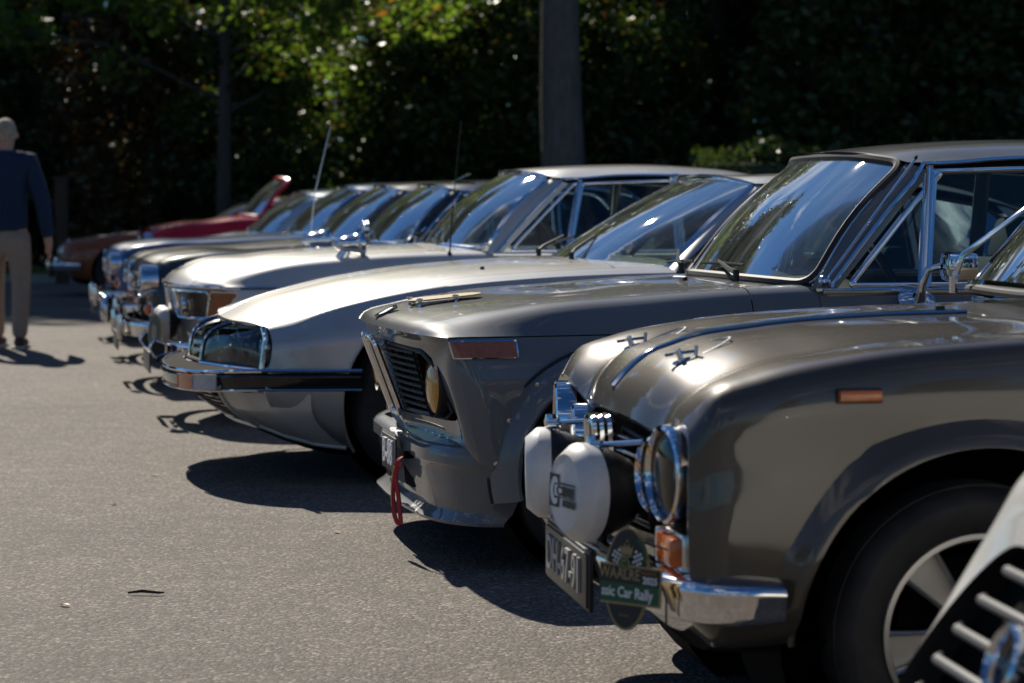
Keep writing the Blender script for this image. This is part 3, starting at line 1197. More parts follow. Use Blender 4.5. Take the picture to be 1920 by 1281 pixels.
    rowsd = [([.15, .155, .18, .22, .27, .33], .478, 1.0), ([.105, .112, .14, .19, .25, .33], .462, 1.0), ([.028, .038, .075, .145, .235, .33], .440, 1.0), ([.018, .028, .065, .138, .23, .33], .428, 1.0),
             ([.018, .028, .065, .138, .23, .33], .392, 1.0), ([.032, .042, .078, .148, .238, .33], .38, .99), ([.05, .06, .095, .163, .245, .328], .30, .965), ([.062, .072, .107, .17, .24, .31], .24, .93),
             ([.045, .055, .09, .155, .225, .295], .224, .925), ([.022, .034, .07, .137, .212, .285], .212, .925), ([.026, .038, .074, .14, .214, .286], .202, .92), ([.09, .10, .13, .19, .25, .30], .200, .90)]
    C = [[(d + .042 * (1 - (y / .8)**2), y * k, z) for d, y in zip(ds, cols_y)] for ds, z, k in rowsd]
    sn = Net(C, su=(1, 2, 3, 4, 5, 7, 9, 10))
    B = sn.grid(0, 11, 0, 5, .025)
    B = np.concatenate([(B * [1, -1, 1])[:, :0:-1], B], axis=1)
    sp = add('front_spoiler', orient(gmesh(B), np.array([.8, 0, .3])), pm, car)
    for y in np.linspace(-.66, .66, 15):
        d = np.interp(abs(y), cols_y, rowsd[1][0]) - .02 + .042 * (1 - (y / .8)**2)
        add('screw', lathe([(.006, 0), (.005, .003), (.001, .004)], (d, y, .462), (-.2, 0, 1), 8), 'chrome_dull', sp)
    add('duct', prism(round_poly([(.094, .10, .355), (.10, .22, .355), (.108, .235, .27), (.10, .10, .27)], .012, 3), (-.012, 0, 0)), 'void', sp)
    # number plate
    pl = add('number_plate', box((.038, .085, .372), (.006, .27, .115), None, .003), 'plate_black', car)
    add('digits', text('B-88', .112, (.033, .085, .372), (0, 1, 0), (0, 0, 1), .003, bold=.002, sx=.92), 'plate_digit', pl)
    # tow strap: narrow loop hanging out of the bumper slot
    P = [(.035, .31, .385), (.0, .30, .375), (-.012, .285, .34), (-.018, .27, .27), (-.016, .275, .20), (-.008, .293, .165), (-.001, .31, .162), (-.002, .318, .185), (-.006, .305, .25), (-.012, .29, .315), (.0, .30, .36)]
    t_ = np.arange(len(P), dtype=float)
    C2 = np.array([.036, 0, 0]) + herm(np.array(P), t_, np.linspace(0, len(P) - 1, 44))
    w = np.array([.004, .0115, .002])
    so = add('tow_strap', J(gmesh(np.stack([C2 - w, C2 + w], axis=1)), gmesh(np.stack([C2 - w + [.003, 0, 0], C2 + w + [.003, 0, 0]], axis=1))), 'red_strap', car)
    add('stitching', tube(C2[8:17] + [-.004, -.004, 0], .0016, 5), 'strap_thread', so)
    add('strap_slot', box((.062, .31, .386), (.03, .045, .022), None, .004), 'void', car)
    # cabin
    p = dict(wb=[(1.17, 0, .945), (1.20, .36, .942), (1.292, .675, .934)], wt=[(1.555, 0, 1.348), (1.575, .33, 1.342), (1.645, .555, 1.318)], bulge=.02,
             roof=[[(1.66, 0, 1.378), (1.68, .33, 1.369), (1.70, .51, 1.353), (1.735, .605, 1.322)], [(1.95, 0, 1.402), (1.95, .33, 1.392), (1.95, .525, 1.373), (1.96, .625, 1.338)],
                   [(2.4, 0, 1.406), (2.4, .33, 1.396), (2.4, .525, 1.376), (2.4, .63, 1.342)], [(2.85, 0, 1.375), (2.85, .33, 1.366), (2.85, .51, 1.35), (2.84, .61, 1.32)], [(3.08, 0, 1.325), (3.06, .33, 1.318), (3.03, .49, 1.30), (3.0, .58, 1.285)]],
             sill=(.705, .918), sill_end=2.95, vent=(1.655, 1.715), b=2.42, c=2.85, seat=2.05,
             rb=[(3.40, 0, .925), (3.38, .33, .925), (3.33, .60, .922)], wframe='rubber', wfr=.016, wtrim=('chrome_dull', .005, .012), wrad=.075, arad=.12, sfr=.011)
    greenhouse(car, p, pm)
    cabin(car, p, steer=True, wheel_pos=(1.63, .36, .90))
    wheels(car, .62, 3.12, .80, .295, .20, .185, 'alloy')
    # wipers, washer jets, aerial on the pillar, door mirror
    wiper(car, (1.14, .36, .945), (1.19, .02, .985), [(1.17, -.14, .985), (1.21, .22, .985)])
    wiper(car, (1.14, -.28, .952), (1.20, -.50, 1.01), [(1.185, -.62, .975), (1.19, -.30, .985)])
    add('washer_jet', lathe([(.009, 0), (.008, .012), (.001, .014)], (1.02, .18, .933), (0, 0, 1), 10), 'black_plastic', car)
    an = add('antenna', J(lathe([(.018, 0), (.02, .012), (.012, .022), (.001, .024)], (1.315, .72, .945), (-.2, .9, .4), 14), tube([(1.325, .722, .955), (1.50, .675, 1.16), (1.655, .622, 1.335)], .004, 6)), 'chrome', car)
    add('tip', lathe([(.006, -.006), (.007, 0), (.001, .008)], (1.655, .622, 1.337), (.7, 0, .7), 8), 'black_plastic', an)
    for s in (1, -1):
        o = add('door_mirror', J(tube([(1.60, s * .80, .885), (1.60, s * .815, .905), (1.595, s * .83, .93), (1.61, s * .845, .985), (1.645, s * .86, .995)], [.022, .017, .012, .012, .012], 10),
                                 lathe([(.001, 0), (.055, .004), (.062, .012), (.05, .02), (.02, .03)], (1.60, s * .775, .876), (0, s * .6, .6), 20)), 'chrome', car)
        add('mirror_head', J(box((1.69, s * .90, .995), (.10, .14, .092), rotm('Z', 10 * s), .024)), 'chrome', o)
    ch = tube([(1.28, .765, .79), (3.3, .765, .79)], .004, 6)
    return car


grey_saloon()


def hood_rally_plate():
    """gold rally plate lying on the grey saloon's nose"""
    a = R(12.2)
    o = root('rally_plate', 'small gold and grey rally plate on suction studs on the grey saloon hood', 'plate', (-.459, 8.0, -GZ + .004), a)
    fn = lambda q: np.array([q[0] + .035, -q[1], .862 + .10 * (q[0] - .12)])
    R1 = [(.095, -.10), (.235, -.10), (.235, .12), (.095, .12)]
    O1 = round_poly([fn(q) for q in R1], .006, 3)
    add('plate', prism(O1, (0, 0, .005)), 'plate_grey', o)
    O2 = dens(round_poly([fn(q) + [0, 0, .006] for q in [(.07, -.02), (.12, -.075), (.30, -.075), (.335, .0), (.30, .09), (.12, .09)]], .05, 5), .02)
    add('shield', prism(O2, (0, 0, .004)), 'gold', o)
    for q in ((.105, -.09), (.105, .11), (.225, -.09), (.225, .11)):
        c = fn(q)
        add('stud', lathe([(.012, -.022), (.006, -.012), (.005, .006), (.011, .008), (.011, .016), (.001, .018)], c, (0, 0, 1), 12), 'chrome', o)
    return o


hood_rally_plate()


# ------------------------------------------------------------------ pale grey coupe with glazed nose
def glazed_coupe():
    car = car_root('pale grey low coupe with glass covered headlights and black banded wraparound bumper', -1.49, 10.3, 12)
    pm = 'paint_sm'
    sec = [(0, .9), (.35, .9), (.6, .9), (.80, .905), (.88, .80), (.915, .60), (.915, .45), (.87, .30), (.74, .2), (0, .2)]
    lo = [(.915, .60), (.915, .46), (.87, .30), (.74, .2), (0, .2)]
    st = rear(4.89, sec, 0, 4.0)
    st += [S(3.4, sec),
           S(2.1, [(0, .955), (.35, .95), (.73, .925), (.81, .905), (.88, .80)] + lo),
           S(1.8, [(0, .955), (.35, .95), (.73, .922), (.81, .90), (.88, .79)] + lo),
           S(1.4, [(0, .938), (.35, .934), (.73, .905), (.815, .882), (.885, .77)] + lo),
           S(1.0, [(0, .902), (.35, .898), (.735, .868), (.82, .843), (.89, .74)] + lo),
           S(.65, [(0, .84), (.35, .836), (.74, .80), (.825, .774), (.895, .69), (.915, .585), (.915, .46), (.865, .31), (.73, .21), (0, .21)]),
           S(.42, [(0, .768), (.35, .765), (.75, .738), (.83, .717), (.895, .66), (.91, .575), (.908, .46), (.85, .335), (.69, .255), (0, .28)], [-.03, -.02, .01, .03, .04, .04, .04, .05, .05, -.05]),
           [(.25, 0, .702), (.265, .35, .704), (.318, .74, .708), (.358, .83, .698), (.368, .882, .652), (.362, .898, .575), (.34, .90, .46), (.37, .82, .37), (.36, .62, .30), (.15, 0, .36)],
           [(.262, 0, .69), (.277, .35, .692), (.328, .735, .697), (.362, .805, .688), (.372, .85, .65), (.367, .862, .57), (.335, .862, .533), (.25, .62, .53), (.155, .35, .528), (.118, 0, .527)],
           [(.44, 0, .68), (.45, .35, .68), (.48, .71, .68), (.50, .79, .67), (.51, .83, .64), (.50, .84, .57), (.48, .84, .55), (.42, .6, .545), (.36, .35, .54), (.34, 0, .54)]]
    net = Net(st, su=(0, 1, 12, 13), sv=(3,))
    ar = {'F': (1.02, .40, .375), 'R': (3.95, .40, .375)}
    body(car, net, pm, dict(T=4, B=5, D=6, C=7, L=12, E=13), 2, ar, hoodgap=(1, 1))
    add('lamp_bay', panel(net, 13, 14, 0, 9, .06, g=(0, 0, 0, 0), full=True, ref=np.array([1.2, 0, .5])), 'paint_sm', car)
    pts = [np.array(p) for p in st[-1]] + [np.array(p) * [1, -1, 1] for p in st[-1][::-1]]
    add('bay_back', (np.array(pts), [tuple(range(len(pts)))]), 'black_plastic', car, smooth=False)
    # glass covers over the lamp bays: centre, and one each side
    botn = lambda y: np.array([np.interp(abs(y), [0, .35, .62, .862], [.108, .145, .235, .335]), y, .535])
    topn = lambda y: np.array([np.interp(abs(y), [0, .35, .74, .85], [.255, .27, .322, .366]), y, np.interp(abs(y), [0, .74, .85], [.688, .694, .67])])
    for y0, y1, nm in ((-.30, .30, 'plate_cover'), (.31, .845, 'headlight_cover'), (-.845, -.31, 'headlight_cover')):
        ys = np.linspace(y0, y1, 12)
        B = np.array([[botn(y) * (1 - t) + topn(y) * t + np.array([-.035, 0, .03]) * math.sin(t * math.pi) * (1 - .8 * max(0, (abs(y) - .6) / .245)) for t in np.linspace(0, 1, 9)] for y in ys])
        g = add(nm, gmesh(B), 'glass_clear', car)
        add('frame', tube(np.concatenate([B[:, 0], B[-1, 1:], B[-2::-1, -1], B[0, -2:0:-1]]), .0075, 6, True), 'rubber', g)
        add('trim', J(tube((B[0] if y0 > -.5 else B[-1]) + [-.004, 0, .003], .007, 6), tube((B[-1] if y1 < .5 else B[0]) + [-.004, 0, .003], .007, 6), tube(B[:, 0] + [-.012, 0, -.006], .008, 6)), 'chrome', g)
    for s in (1, -1):
        # vertical chrome end strips beside the covers
        P = np.array([(.335, s * .872, .535), (.345, s * .872, .6), (.352, s * .868, .66), (.345, s * .84, .70)])
        add('end_strip', tube(P + [-.008, s * .01, 0], .011, 8), 'chrome', car)
        for y, r_ in ((.44, .062), (.58, .062), (.72, .070)):
            d = np.interp(y, [.35, .62, .862], [.225, .29, .36]) + .02
            lamp = add('headlight', lathe([(r_ - .006, .0), (r_, -.002), (r_, -.05), (r_ * .6, -.08), (.001, -.09)], (d, s * y, .612), (-1, 0, 0), 24), 'chrome_dull', car)
            add('lens', lathe([(r_ - .004, -.002), (r_ * .6, .012), (.001, .018)], (d, s * y, .612), (-1, 0, 0), 24), 'lens_clear', lamp)
            add('reflector', lathe([(r_ - .008, -.004), (r_ * .6, -.03), (.001, -.045)], (d, s * y, .612), (-1, 0, 0), 24), 'chrome', lamp)
        for k in range(4):
            z = .556 + k * .02
            add('bay_slat', tube([(.28, s * .36, z), (.345, s * .62, z), (.40, s * .83, z)], .003, 6), 'chrome_dull', car)
    # wraparound bumper: black band between chrome edges
    path = [(.0, 0, .462), (.022, .30, .464), (.10, .62, .472), (.19, .80, .483), (.30, .89, .49), (.45, .925, .49), (.715, .925, .487)]
    bp = bar_bumper(car, path, .078, .10, 'black_gloss')
    P = np.array(path)
    t_ = np.concatenate([[0], np.cumsum(np.linalg.norm(np.diff(P, axis=0), axis=1))])
    q = np.linspace(0, t_[-1], 30)
    C = herm(P, t_, q)
    Cf = np.concatenate([(C * [1, -1, 1])[:0:-1], C])
    add('top_edge', tube(Cf + [.004, 0, .040], .0085, 6), 'chrome', bp)
    add('bottom_edge', tube(Cf + [.003, 0, -.036], .005, 6), 'chrome', bp)
    # chrome ledge between bumper and covers
    led = np.array([[c + np.array([.0, 0, .040]) for c in Cf], [np.array([max(c[0] + .02, np.interp(abs(c[1]), [0, .35, .62, .862, .93], [.115, .15, .24, .345, .5])), c[1] * .965, .532]) for c in Cf]])
    add('ledge', gmesh(led), 'trim_matt', bp)
    for s in (1, -1):
        for y0, y1, mt in ((.44, .60, 'lens_amber'), (.605, .775, 'lens_white')):
            sel = [herm(P, t_, [np.interp(y, P[:4, 1], t_[:4])])[0] for y in np.linspace(y0, y1, 6)]
            B = np.array([[c * [1, s, 1] + np.array([-.017, 0, z]) for z in (-.030, .026)] for c in sel])
            o = add('indicator' if mt == 'lens_amber' else 'marker_lamp', J(gmesh(B), gmesh(B + [.02, 0, 0]), tube(np.concatenate([B[:, 0], B[::-1, 1]]), .004, 5, True)), mt, car)
    # chin: open louvred grille in the middle, smooth panels at the sides
    dtop = lambda y: np.interp(y, [0, .3, .6, .75, .86, .91], [.06, .085, .185, .27, .37, .52])
    dbot = lambda y: np.interp(y, [0, .3, .6, .75, .86, .91], [.27, .29, .35, .45, .56, .665])
    zbot = lambda y: np.interp(y, [0, .6, .75, .86, .91], [.29, .285, .25, .225, .215])
    cp = lambda y, t: np.array([dtop(y) * (1 - t) + dbot(y) * t - .05 * math.sin(t * math.pi) * (y / .9), y * (1 - .06 * t * t), .435 * (1 - t) + zbot(y) * t])
    B = np.array([[cp(y, t) for t in np.linspace(0, 1, 12)] for y in np.linspace(.60, .91, 18)])
    G = np.array([[cp(abs(y), t) * [1, np.sign(y), 1] + [.06, 0, 0] for t in np.linspace(0, 1, 8)] for y in np.linspace(-.6, .6, 16)])
    add('grille_back', orient(gmesh(G), np.array([1., 0, .5])), 'void', car)
    for k in range(8):
        t = .06 + k * .125
        P = np.array([cp(abs(y), t) * [1, np.sign(y), 1] for y in np.linspace(-.595, .595, 15)])
        add('louvre', tube(P, .0085, 6, flat=((0, 0, 1), .5)), 'black_plastic', car)
    for s in (1, -1):
        add('chin', orient(gmesh(B * [1, s, 1]), np.array([1., 0, .5])), pm, car)
        add('chin_edge', tube((B * [1, s, 1])[:, -1], .008, 6), pm, car)
        add('chin_frame', tube((B[0] * [1, s, 1]), .012, 6), pm, car)
    add('chin_lip', tube([cp(abs(y), 1.0) * [1, np.sign(y) if y else 1, 1] for y in np.linspace(-.6, .6, 15)], .014, 8), pm, car)
    p = dict(wb=[(1.72, 0, .945), (1.78, .38, .94), (2.02, .72, .915)], wt=[(2.36, 0, 1.30), (2.375, .33, 1.295), (2.455, .545, 1.268)], bulge=.012,
             roof=[[(2.48, 0, 1.313), (2.49, .33, 1.307), (2.50, .5, 1.298), (2.53, .60, 1.272)], [(2.8, 0, 1.322), (2.8, .33, 1.316), (2.8, .5, 1.304), (2.8, .62, 1.275)],
                   [(3.3, 0, 1.29), (3.3, .33, 1.282), (3.3, .48, 1.27), (3.3, .60, 1.24)], [(3.6, 0, 1.22), (3.6, .33, 1.213), (3.6, .46, 1.2), (3.6, .57, 1.175)], [(3.75, 0, 1.17), (3.74, .33, 1.165), (3.73, .45, 1.155), (3.72, .54, 1.14)]],
             sill=(.80, .905), sill_end=3.7, vent=(2.24, 2.5), b=3.1, c=3.5, seat=2.9, novent=True, rb=[(4.3, 0, .93), (4.28, .33, .93), (4.2, .6, .92)], wrad=.03, wfr=.009, wframe='chrome', wtrim=('chrome', .009, .012), sframe='rubber', drip='black_gloss')
    greenhouse(car, p, pm)
    cabin(car, p, wheel_pos=(2.52, .36, .90))
    wheels(car, 1.02, 3.95, .86, .325, .18, .19, 'steel')
    wiper(car, (1.70, -.25, .955), (1.86, -.42, 1.03), [(1.76, -.58, .97), (1.84, -.15, 1.04)])
    wiper(car, (1.72, .30, .95), (1.88, .10, 1.04), [(1.80, -.05, .985), (1.88, .30, 1.02)])
    add('washer_jet', lathe([(.01, 0), (.008, .012), (.001, .014)], (1.28, .55, .915), (0, 0, 1), 10), 'black_plastic', car)
    for s in (1, -1):
        o = add('door_mirror', lathe([(.001, -.06), (.04, -.05), (.062, -.01), (.066, .04), (.062, .045), (.001, .04)], (2.24, s * .90, 1.0), (1, s * .15, 0), 24), pm, car)
        add('stalk', tube([(2.25, s * .79, .925), (2.25, s * .87, .96), (2.25, s * .90, .98)], .016, 8), 'black_plastic', o)
    return car


glazed_coupe()


# ------------------------------------------------------------------ silver coupe with chrome wing mirrors
def silver_coupe():
    car = car_root('silver white coupe with bullet chrome wing mirrors, tall aerial and two white covered lamps', -1.835, 12.8, 12)
    pm = 'paint_cs'
    sec = [(0, .92), (.35, .92), (.55, .92), (.70, .925), (.80, .765), (.83, .6), (.83, .45), (.81, .3), (.74, .2), (0, .2)]
    lo = [(.83, .6), (.83, .45), (.81, .3), (.74, .2), (0, .2)]
    st = rear(4.53, sec, 0, 3.6)
    st += [S(3.0, sec),
           S(1.80, [(0, .965), (.35, .96), (.6, .945), (.72, .92), (.805, .768)] + lo),
           S(1.45, [(0, .968), (.35, .963), (.6, .945), (.72, .918), (.805, .768)] + lo),
           S(.85, [(0, .945), (.35, .94), (.6, .92), (.715, .893), (.80, .767)] + lo),
           S(.45, [(0, .912), (.35, .908), (.6, .88), (.705, .85), (.79, .766), (.82, .6), (.825, .45), (.80, .32), (.73, .24), (0, .22)]),
           S(.2, [(0, .868), (.35, .862), (.58, .83), (.68, .803), (.768, .765), (.80, .6), (.80, .46), (.78, .34), (.68, .28), (0, .27)], [-.06, -.05, .0, .05, .11, .13, .14, .14, .13, 0]),
           [(.022, 0, .805), (.045, .35, .80), (.105, .56, .788), (.165, .655, .779), (.258, .748, .766), (.30, .778, .6), (.315, .78, .48), (.33, .76, .36), (.32, .64, .32), (.1, 0, .32)],
           [(0, 0, .775), (.02, .35, .773), (.085, .56, .77), (.15, .65, .768), (.25, .74, .765), (.29, .77, .6), (.305, .77, .48), (.32, .75, .38), (.31, .6, .35), (.08, 0, .35)],
           [(.02, 0, .757), (.035, .35, .757), (.095, .54, .755), (.155, .62, .752), (.235, .70, .745), (.27, .735, .6), (.285, .735, .5), (.28, .68, .42), (.2, .45, .40), (.085, 0, .40)],
           [(.04, 0, .68), (.055, .3, .68), (.09, .42, .67), (.12, .48, .66), (.15, .52, .64), (.17, .53, .58), (.17, .52, .52), (.15, .46, .49), (.12, .3, .48), (.075, 0, .48)],
           [(.055, 0, .60), (.06, .1, .60), (.06, .14, .60), (.06, .16, .59), (.065, .17, .585), (.065, .17, .57), (.065, .16, .56), (.065, .14, .55), (.065, .1, .55), (.06, 0, .55)]]
    net = Net(st, su=(0, 1, 12, 13), sv=(4,))
    ar = {'F': (.82, .37, .345), 'R': (3.37, .37, .345)}
    body(car, net, pm, dict(T=4, B=5, D=6, C=7, L=12, E=15), 2, ar, hoodgap=(1, 0))
    # chrome line round the nose and along the flanks
    ln = net.ev([net.tu[12]], Net.q(net.tv, 0, 4, .04, 0, 0))[0]
    sd = net.ev(Net.q(net.tu, 4, 12, .08, 0, 0)[::-1], [net.tv[4]])[:, 0]
    C = np.concatenate([ln, sd[1:] + [0, .004, 0]])
    C = np.concatenate([(C * [1, -1, 1])[:0:-1], C]) + [-.004, 0, -.004]
    add('waist_trim', tube(C, .0085, 6), 'chrome', car)
    ctr = net.ev(Net.q(net.tu, 8, 11, .04, 0, 0), [0.0])[:, 0]
    for s in (1, -1):
        # glazed lamp unit and wraparound amber
        F = lambda y, z: np.array([np.interp(y, [.2, .35, .54, .62, .70, .745], [.024, .032, .09, .15, .232, .285]) + .03 * (.757 - z) / .15, s * y, z])
        O = dens(round_poly([(.22, .745), (.655, .742), (.635, .605), (.33, .60)], .03, 4), .04)
        g = add('headlight_cover', ringfill(O, lambda q: F(q[0], q[1]) + [-.018, 0, 0], 4), 'glass_clear', car)
        add('frame', tube(np.array([F(*q) + [-.016, 0, 0] for q in O]), .007, 6, True), 'chrome', g)
        add('reflector', ringfill(O, lambda q: F(q[0], q[1]) + [-.004, 0, 0], 4), 'chrome_dull', g)
        headlight(car, F(.42, .672) + [-.006, 0, 0], .058, (-1, 0, 0), 'chrome', 'lens_white', .03, .008, .01)
        O = dens(round_poly([(.665, .742), (.765, .74), (.745, .60), (.645, .605)], .012, 3), .03)
        A = lambda q: np.array([np.interp(q[0], [.62, .70, .75, .77], [.15, .225, .285, .335]) - .012, s * min(q[0] + .012, .778), q[1]])
        i_ = add('indicator', ringfill(O, A, 4), 'lens_amber_dark', car)
        add('frame', tube(np.array([A(q) for q in O]), .006, 6, True), 'chrome', i_)
        # wing mirrors
        m = np.array([.90, s * .66, .905])
        o = add('wing_mirror', lathe([(.001, -.088), (.014, -.082), (.028, -.06), (.042, -.02), (.049, .02), (.052, .042), (.062, .052), (.064, .072), (.056, .078), (.001, .07)], m + [-.01, 0, .075], (1, 0, .06), 28), 'chrome', car)
        add('foot', J(tube([m + [-.055, 0, -.005], m + [-.03, 0, .04], m + [-.0, 0, .06]], [.034, .026, .026], 12, flat=((0, 1, 0), .5))), 'chrome', o)
    # kidney pair
    for s in (1, -1):
        P = round_poly([(.006, s * .012, .75), (.01, s * .075, .748), (.045, s * .06, .52), (.04, s * .012, .52)], .03, 4)
        add('kidney_grille', tube(dens(P, .04) + [-.006, 0, 0], .009, 6, True), 'chrome', car)
    badge = add('badge', lathe([(.034, 0), (.034, .006), (.001, .008)], (.075, 0, .846), (-.5, 0, .85), 24), 'chrome', car)
    # bumper, overriders, rubber corner shields, covered lamps
    bar_bumper(car, [(-.05, 0, .445), (-.035, .35, .445), (.03, .6, .445), (.14, .77, .445), (.40, .835, .445)], .085, .045)
    for s in (1, -1):
        P = dens(round_poly([(-.085, s * .42, .49), (-.115, s * .42, .445), (-.085, s * .42, .40), (-.03, s * .42, .42), (-.03, s * .42, .47)], .01, 3), .03)
        V, F_ = prism(P - [0, s * .035, 0], (0, s * .07, 0))
        add('overrider', (V, F_), 'rubber', car, sharp=25)
        add('overrider_trim', J(tube(P - [0, s * .036, 0], .006, 6, True), tube(P + [0, s * .036, 0], .006, 6, True)), 'chrome', car)
    for y in (.16, -.06):
        aux_lamp(car, (-.008, y, .555), .085, (-1, 0, 0), True, .06)
        add('lamp_bracket', J(tube([(-.035, y - .03, .47), (-.06, y - .03, .36)], .008, 6), tube([(-.035, y + .03, .47), (-.06, y + .03, .36)], .008, 6), tube([(-.07, y - .045, .455), (-.07, y + .045, .455)], .01, 6)), 'chrome', car)
    pl = add('number_plate', box((-.10, 0, .36), (.008, .52, .11), None, .003), 'plate_black', car)
    p = dict(wb=[(1.42, 0, .965), (1.45, .36, .962), (1.60, .69, .945)], wt=[(1.865, 0, 1.352), (1.885, .33, 1.345), (1.975, .545, 1.318)], bulge=.03,
             roof=[[(1.98, 0, 1.378), (1.99, .33, 1.37), (2.01, .5, 1.355), (2.06, .60, 1.318)], [(2.3, 0, 1.395), (2.3, .33, 1.385), (2.3, .5, 1.37), (2.3, .62, 1.335)],
                   [(2.75, 0, 1.392), (2.75, .33, 1.382), (2.75, .5, 1.367), (2.75, .62, 1.33)], [(3.1, 0, 1.355), (3.1, .33, 1.345), (3.1, .48, 1.33), (3.1, .59, 1.295)], [(3.3, 0, 1.30), (3.29, .33, 1.293), (3.28, .46, 1.28), (3.26, .56, 1.255)]],
             sill=(.73, .93), sill_end=3.3, vent=(2.02, 2.11), b=2.62, c=3.05, seat=2.45, rb=[(3.75, 0, .945), (3.74, .33, .945), (3.66, .6, .935)], wrad=.11, wfr=.014, arad=.12, bmat='chrome')
    greenhouse(car, p, pm)
    cabin(car, p, wheel_pos=(2.02, .36, .93))
    wheels(car, .82, 3.37, .79, .30, .165, .185, 'steel')
    an = add('antenna', J(tube([(1.40, .70, .915), (1.415, .70, 1.15)], .0045, 6), tube([(1.415, .70, 1.15), (1.462, .70, 1.61)], .0025, 6), lathe([(.022, 0), (.014, .012), (.006, .03)], (1.40, .70, .912), (0, 0, 1), 12)), 'black_plastic', car)
    wiper(car, (1.40, .25, .972), (1.50, .0, 1.05), [(1.45, -.2, .985), (1.53, .22, 1.05)], mat='chrome')
    wiper(car, (1.40, -.35, .972), (1.50, -.55, 1.04), [(1.47, -.66, .98), (1.52, -.38, 1.04)], mat='chrome')
    vents = [tube([(1.40 + .02 * k, .18 + .0, .972), (1.405 + .02 * k, .62, .955)], .004, 5) for k in range(-5, 0)]
    add('cowl_vent', J(*vents), 'chrome_dull', car)
    return car


silver_coupe()


def oval_rally_plate():
    o = root('rally_plate', 'oval black rally plate with gold rim on the silver coupe bumper', 'plate', (-1.835, 12.8, -GZ + .004), R(12))
    c = np.array([-.075, .30, .515])
    nd = unit((-1, .35, .05))
    xd = unit(np.cross((0, 0, 1), nd)); xd = xd if xd[1] > 0 else -xd
    yd = unit(np.cross(xd, nd)); yd = yd if yd[2] > 0 else -yd
    el = lambda a, b, k: [c + xd * a * math.cos(t) + yd * b * math.sin(t) + nd * k for t in np.linspace(0, 2 * math.pi, 32, endpoint=False)]
    add('rim', prism(el(.085, .105, 0), nd * .004), 'gold', o)
    add('face', prism(el(.074, .094, .004), nd * .0015), 'rally_black', o)
    add('emblem', prism([c + xd * x + yd * y + nd * .006 for x, y in [(-.03, -.03), (.03, -.03), (.035, .03), (0, .05), (-.035, .03)]], nd * .001), 'gold', o)
    add('banner', prism([c + xd * x + yd * y + nd * .006 for x, y in [(-.06, -.055), (.06, -.055), (.06, -.03), (-.06, -.03)]], nd * .0012), 'rally_green', o)
    return o


oval_rally_plate()


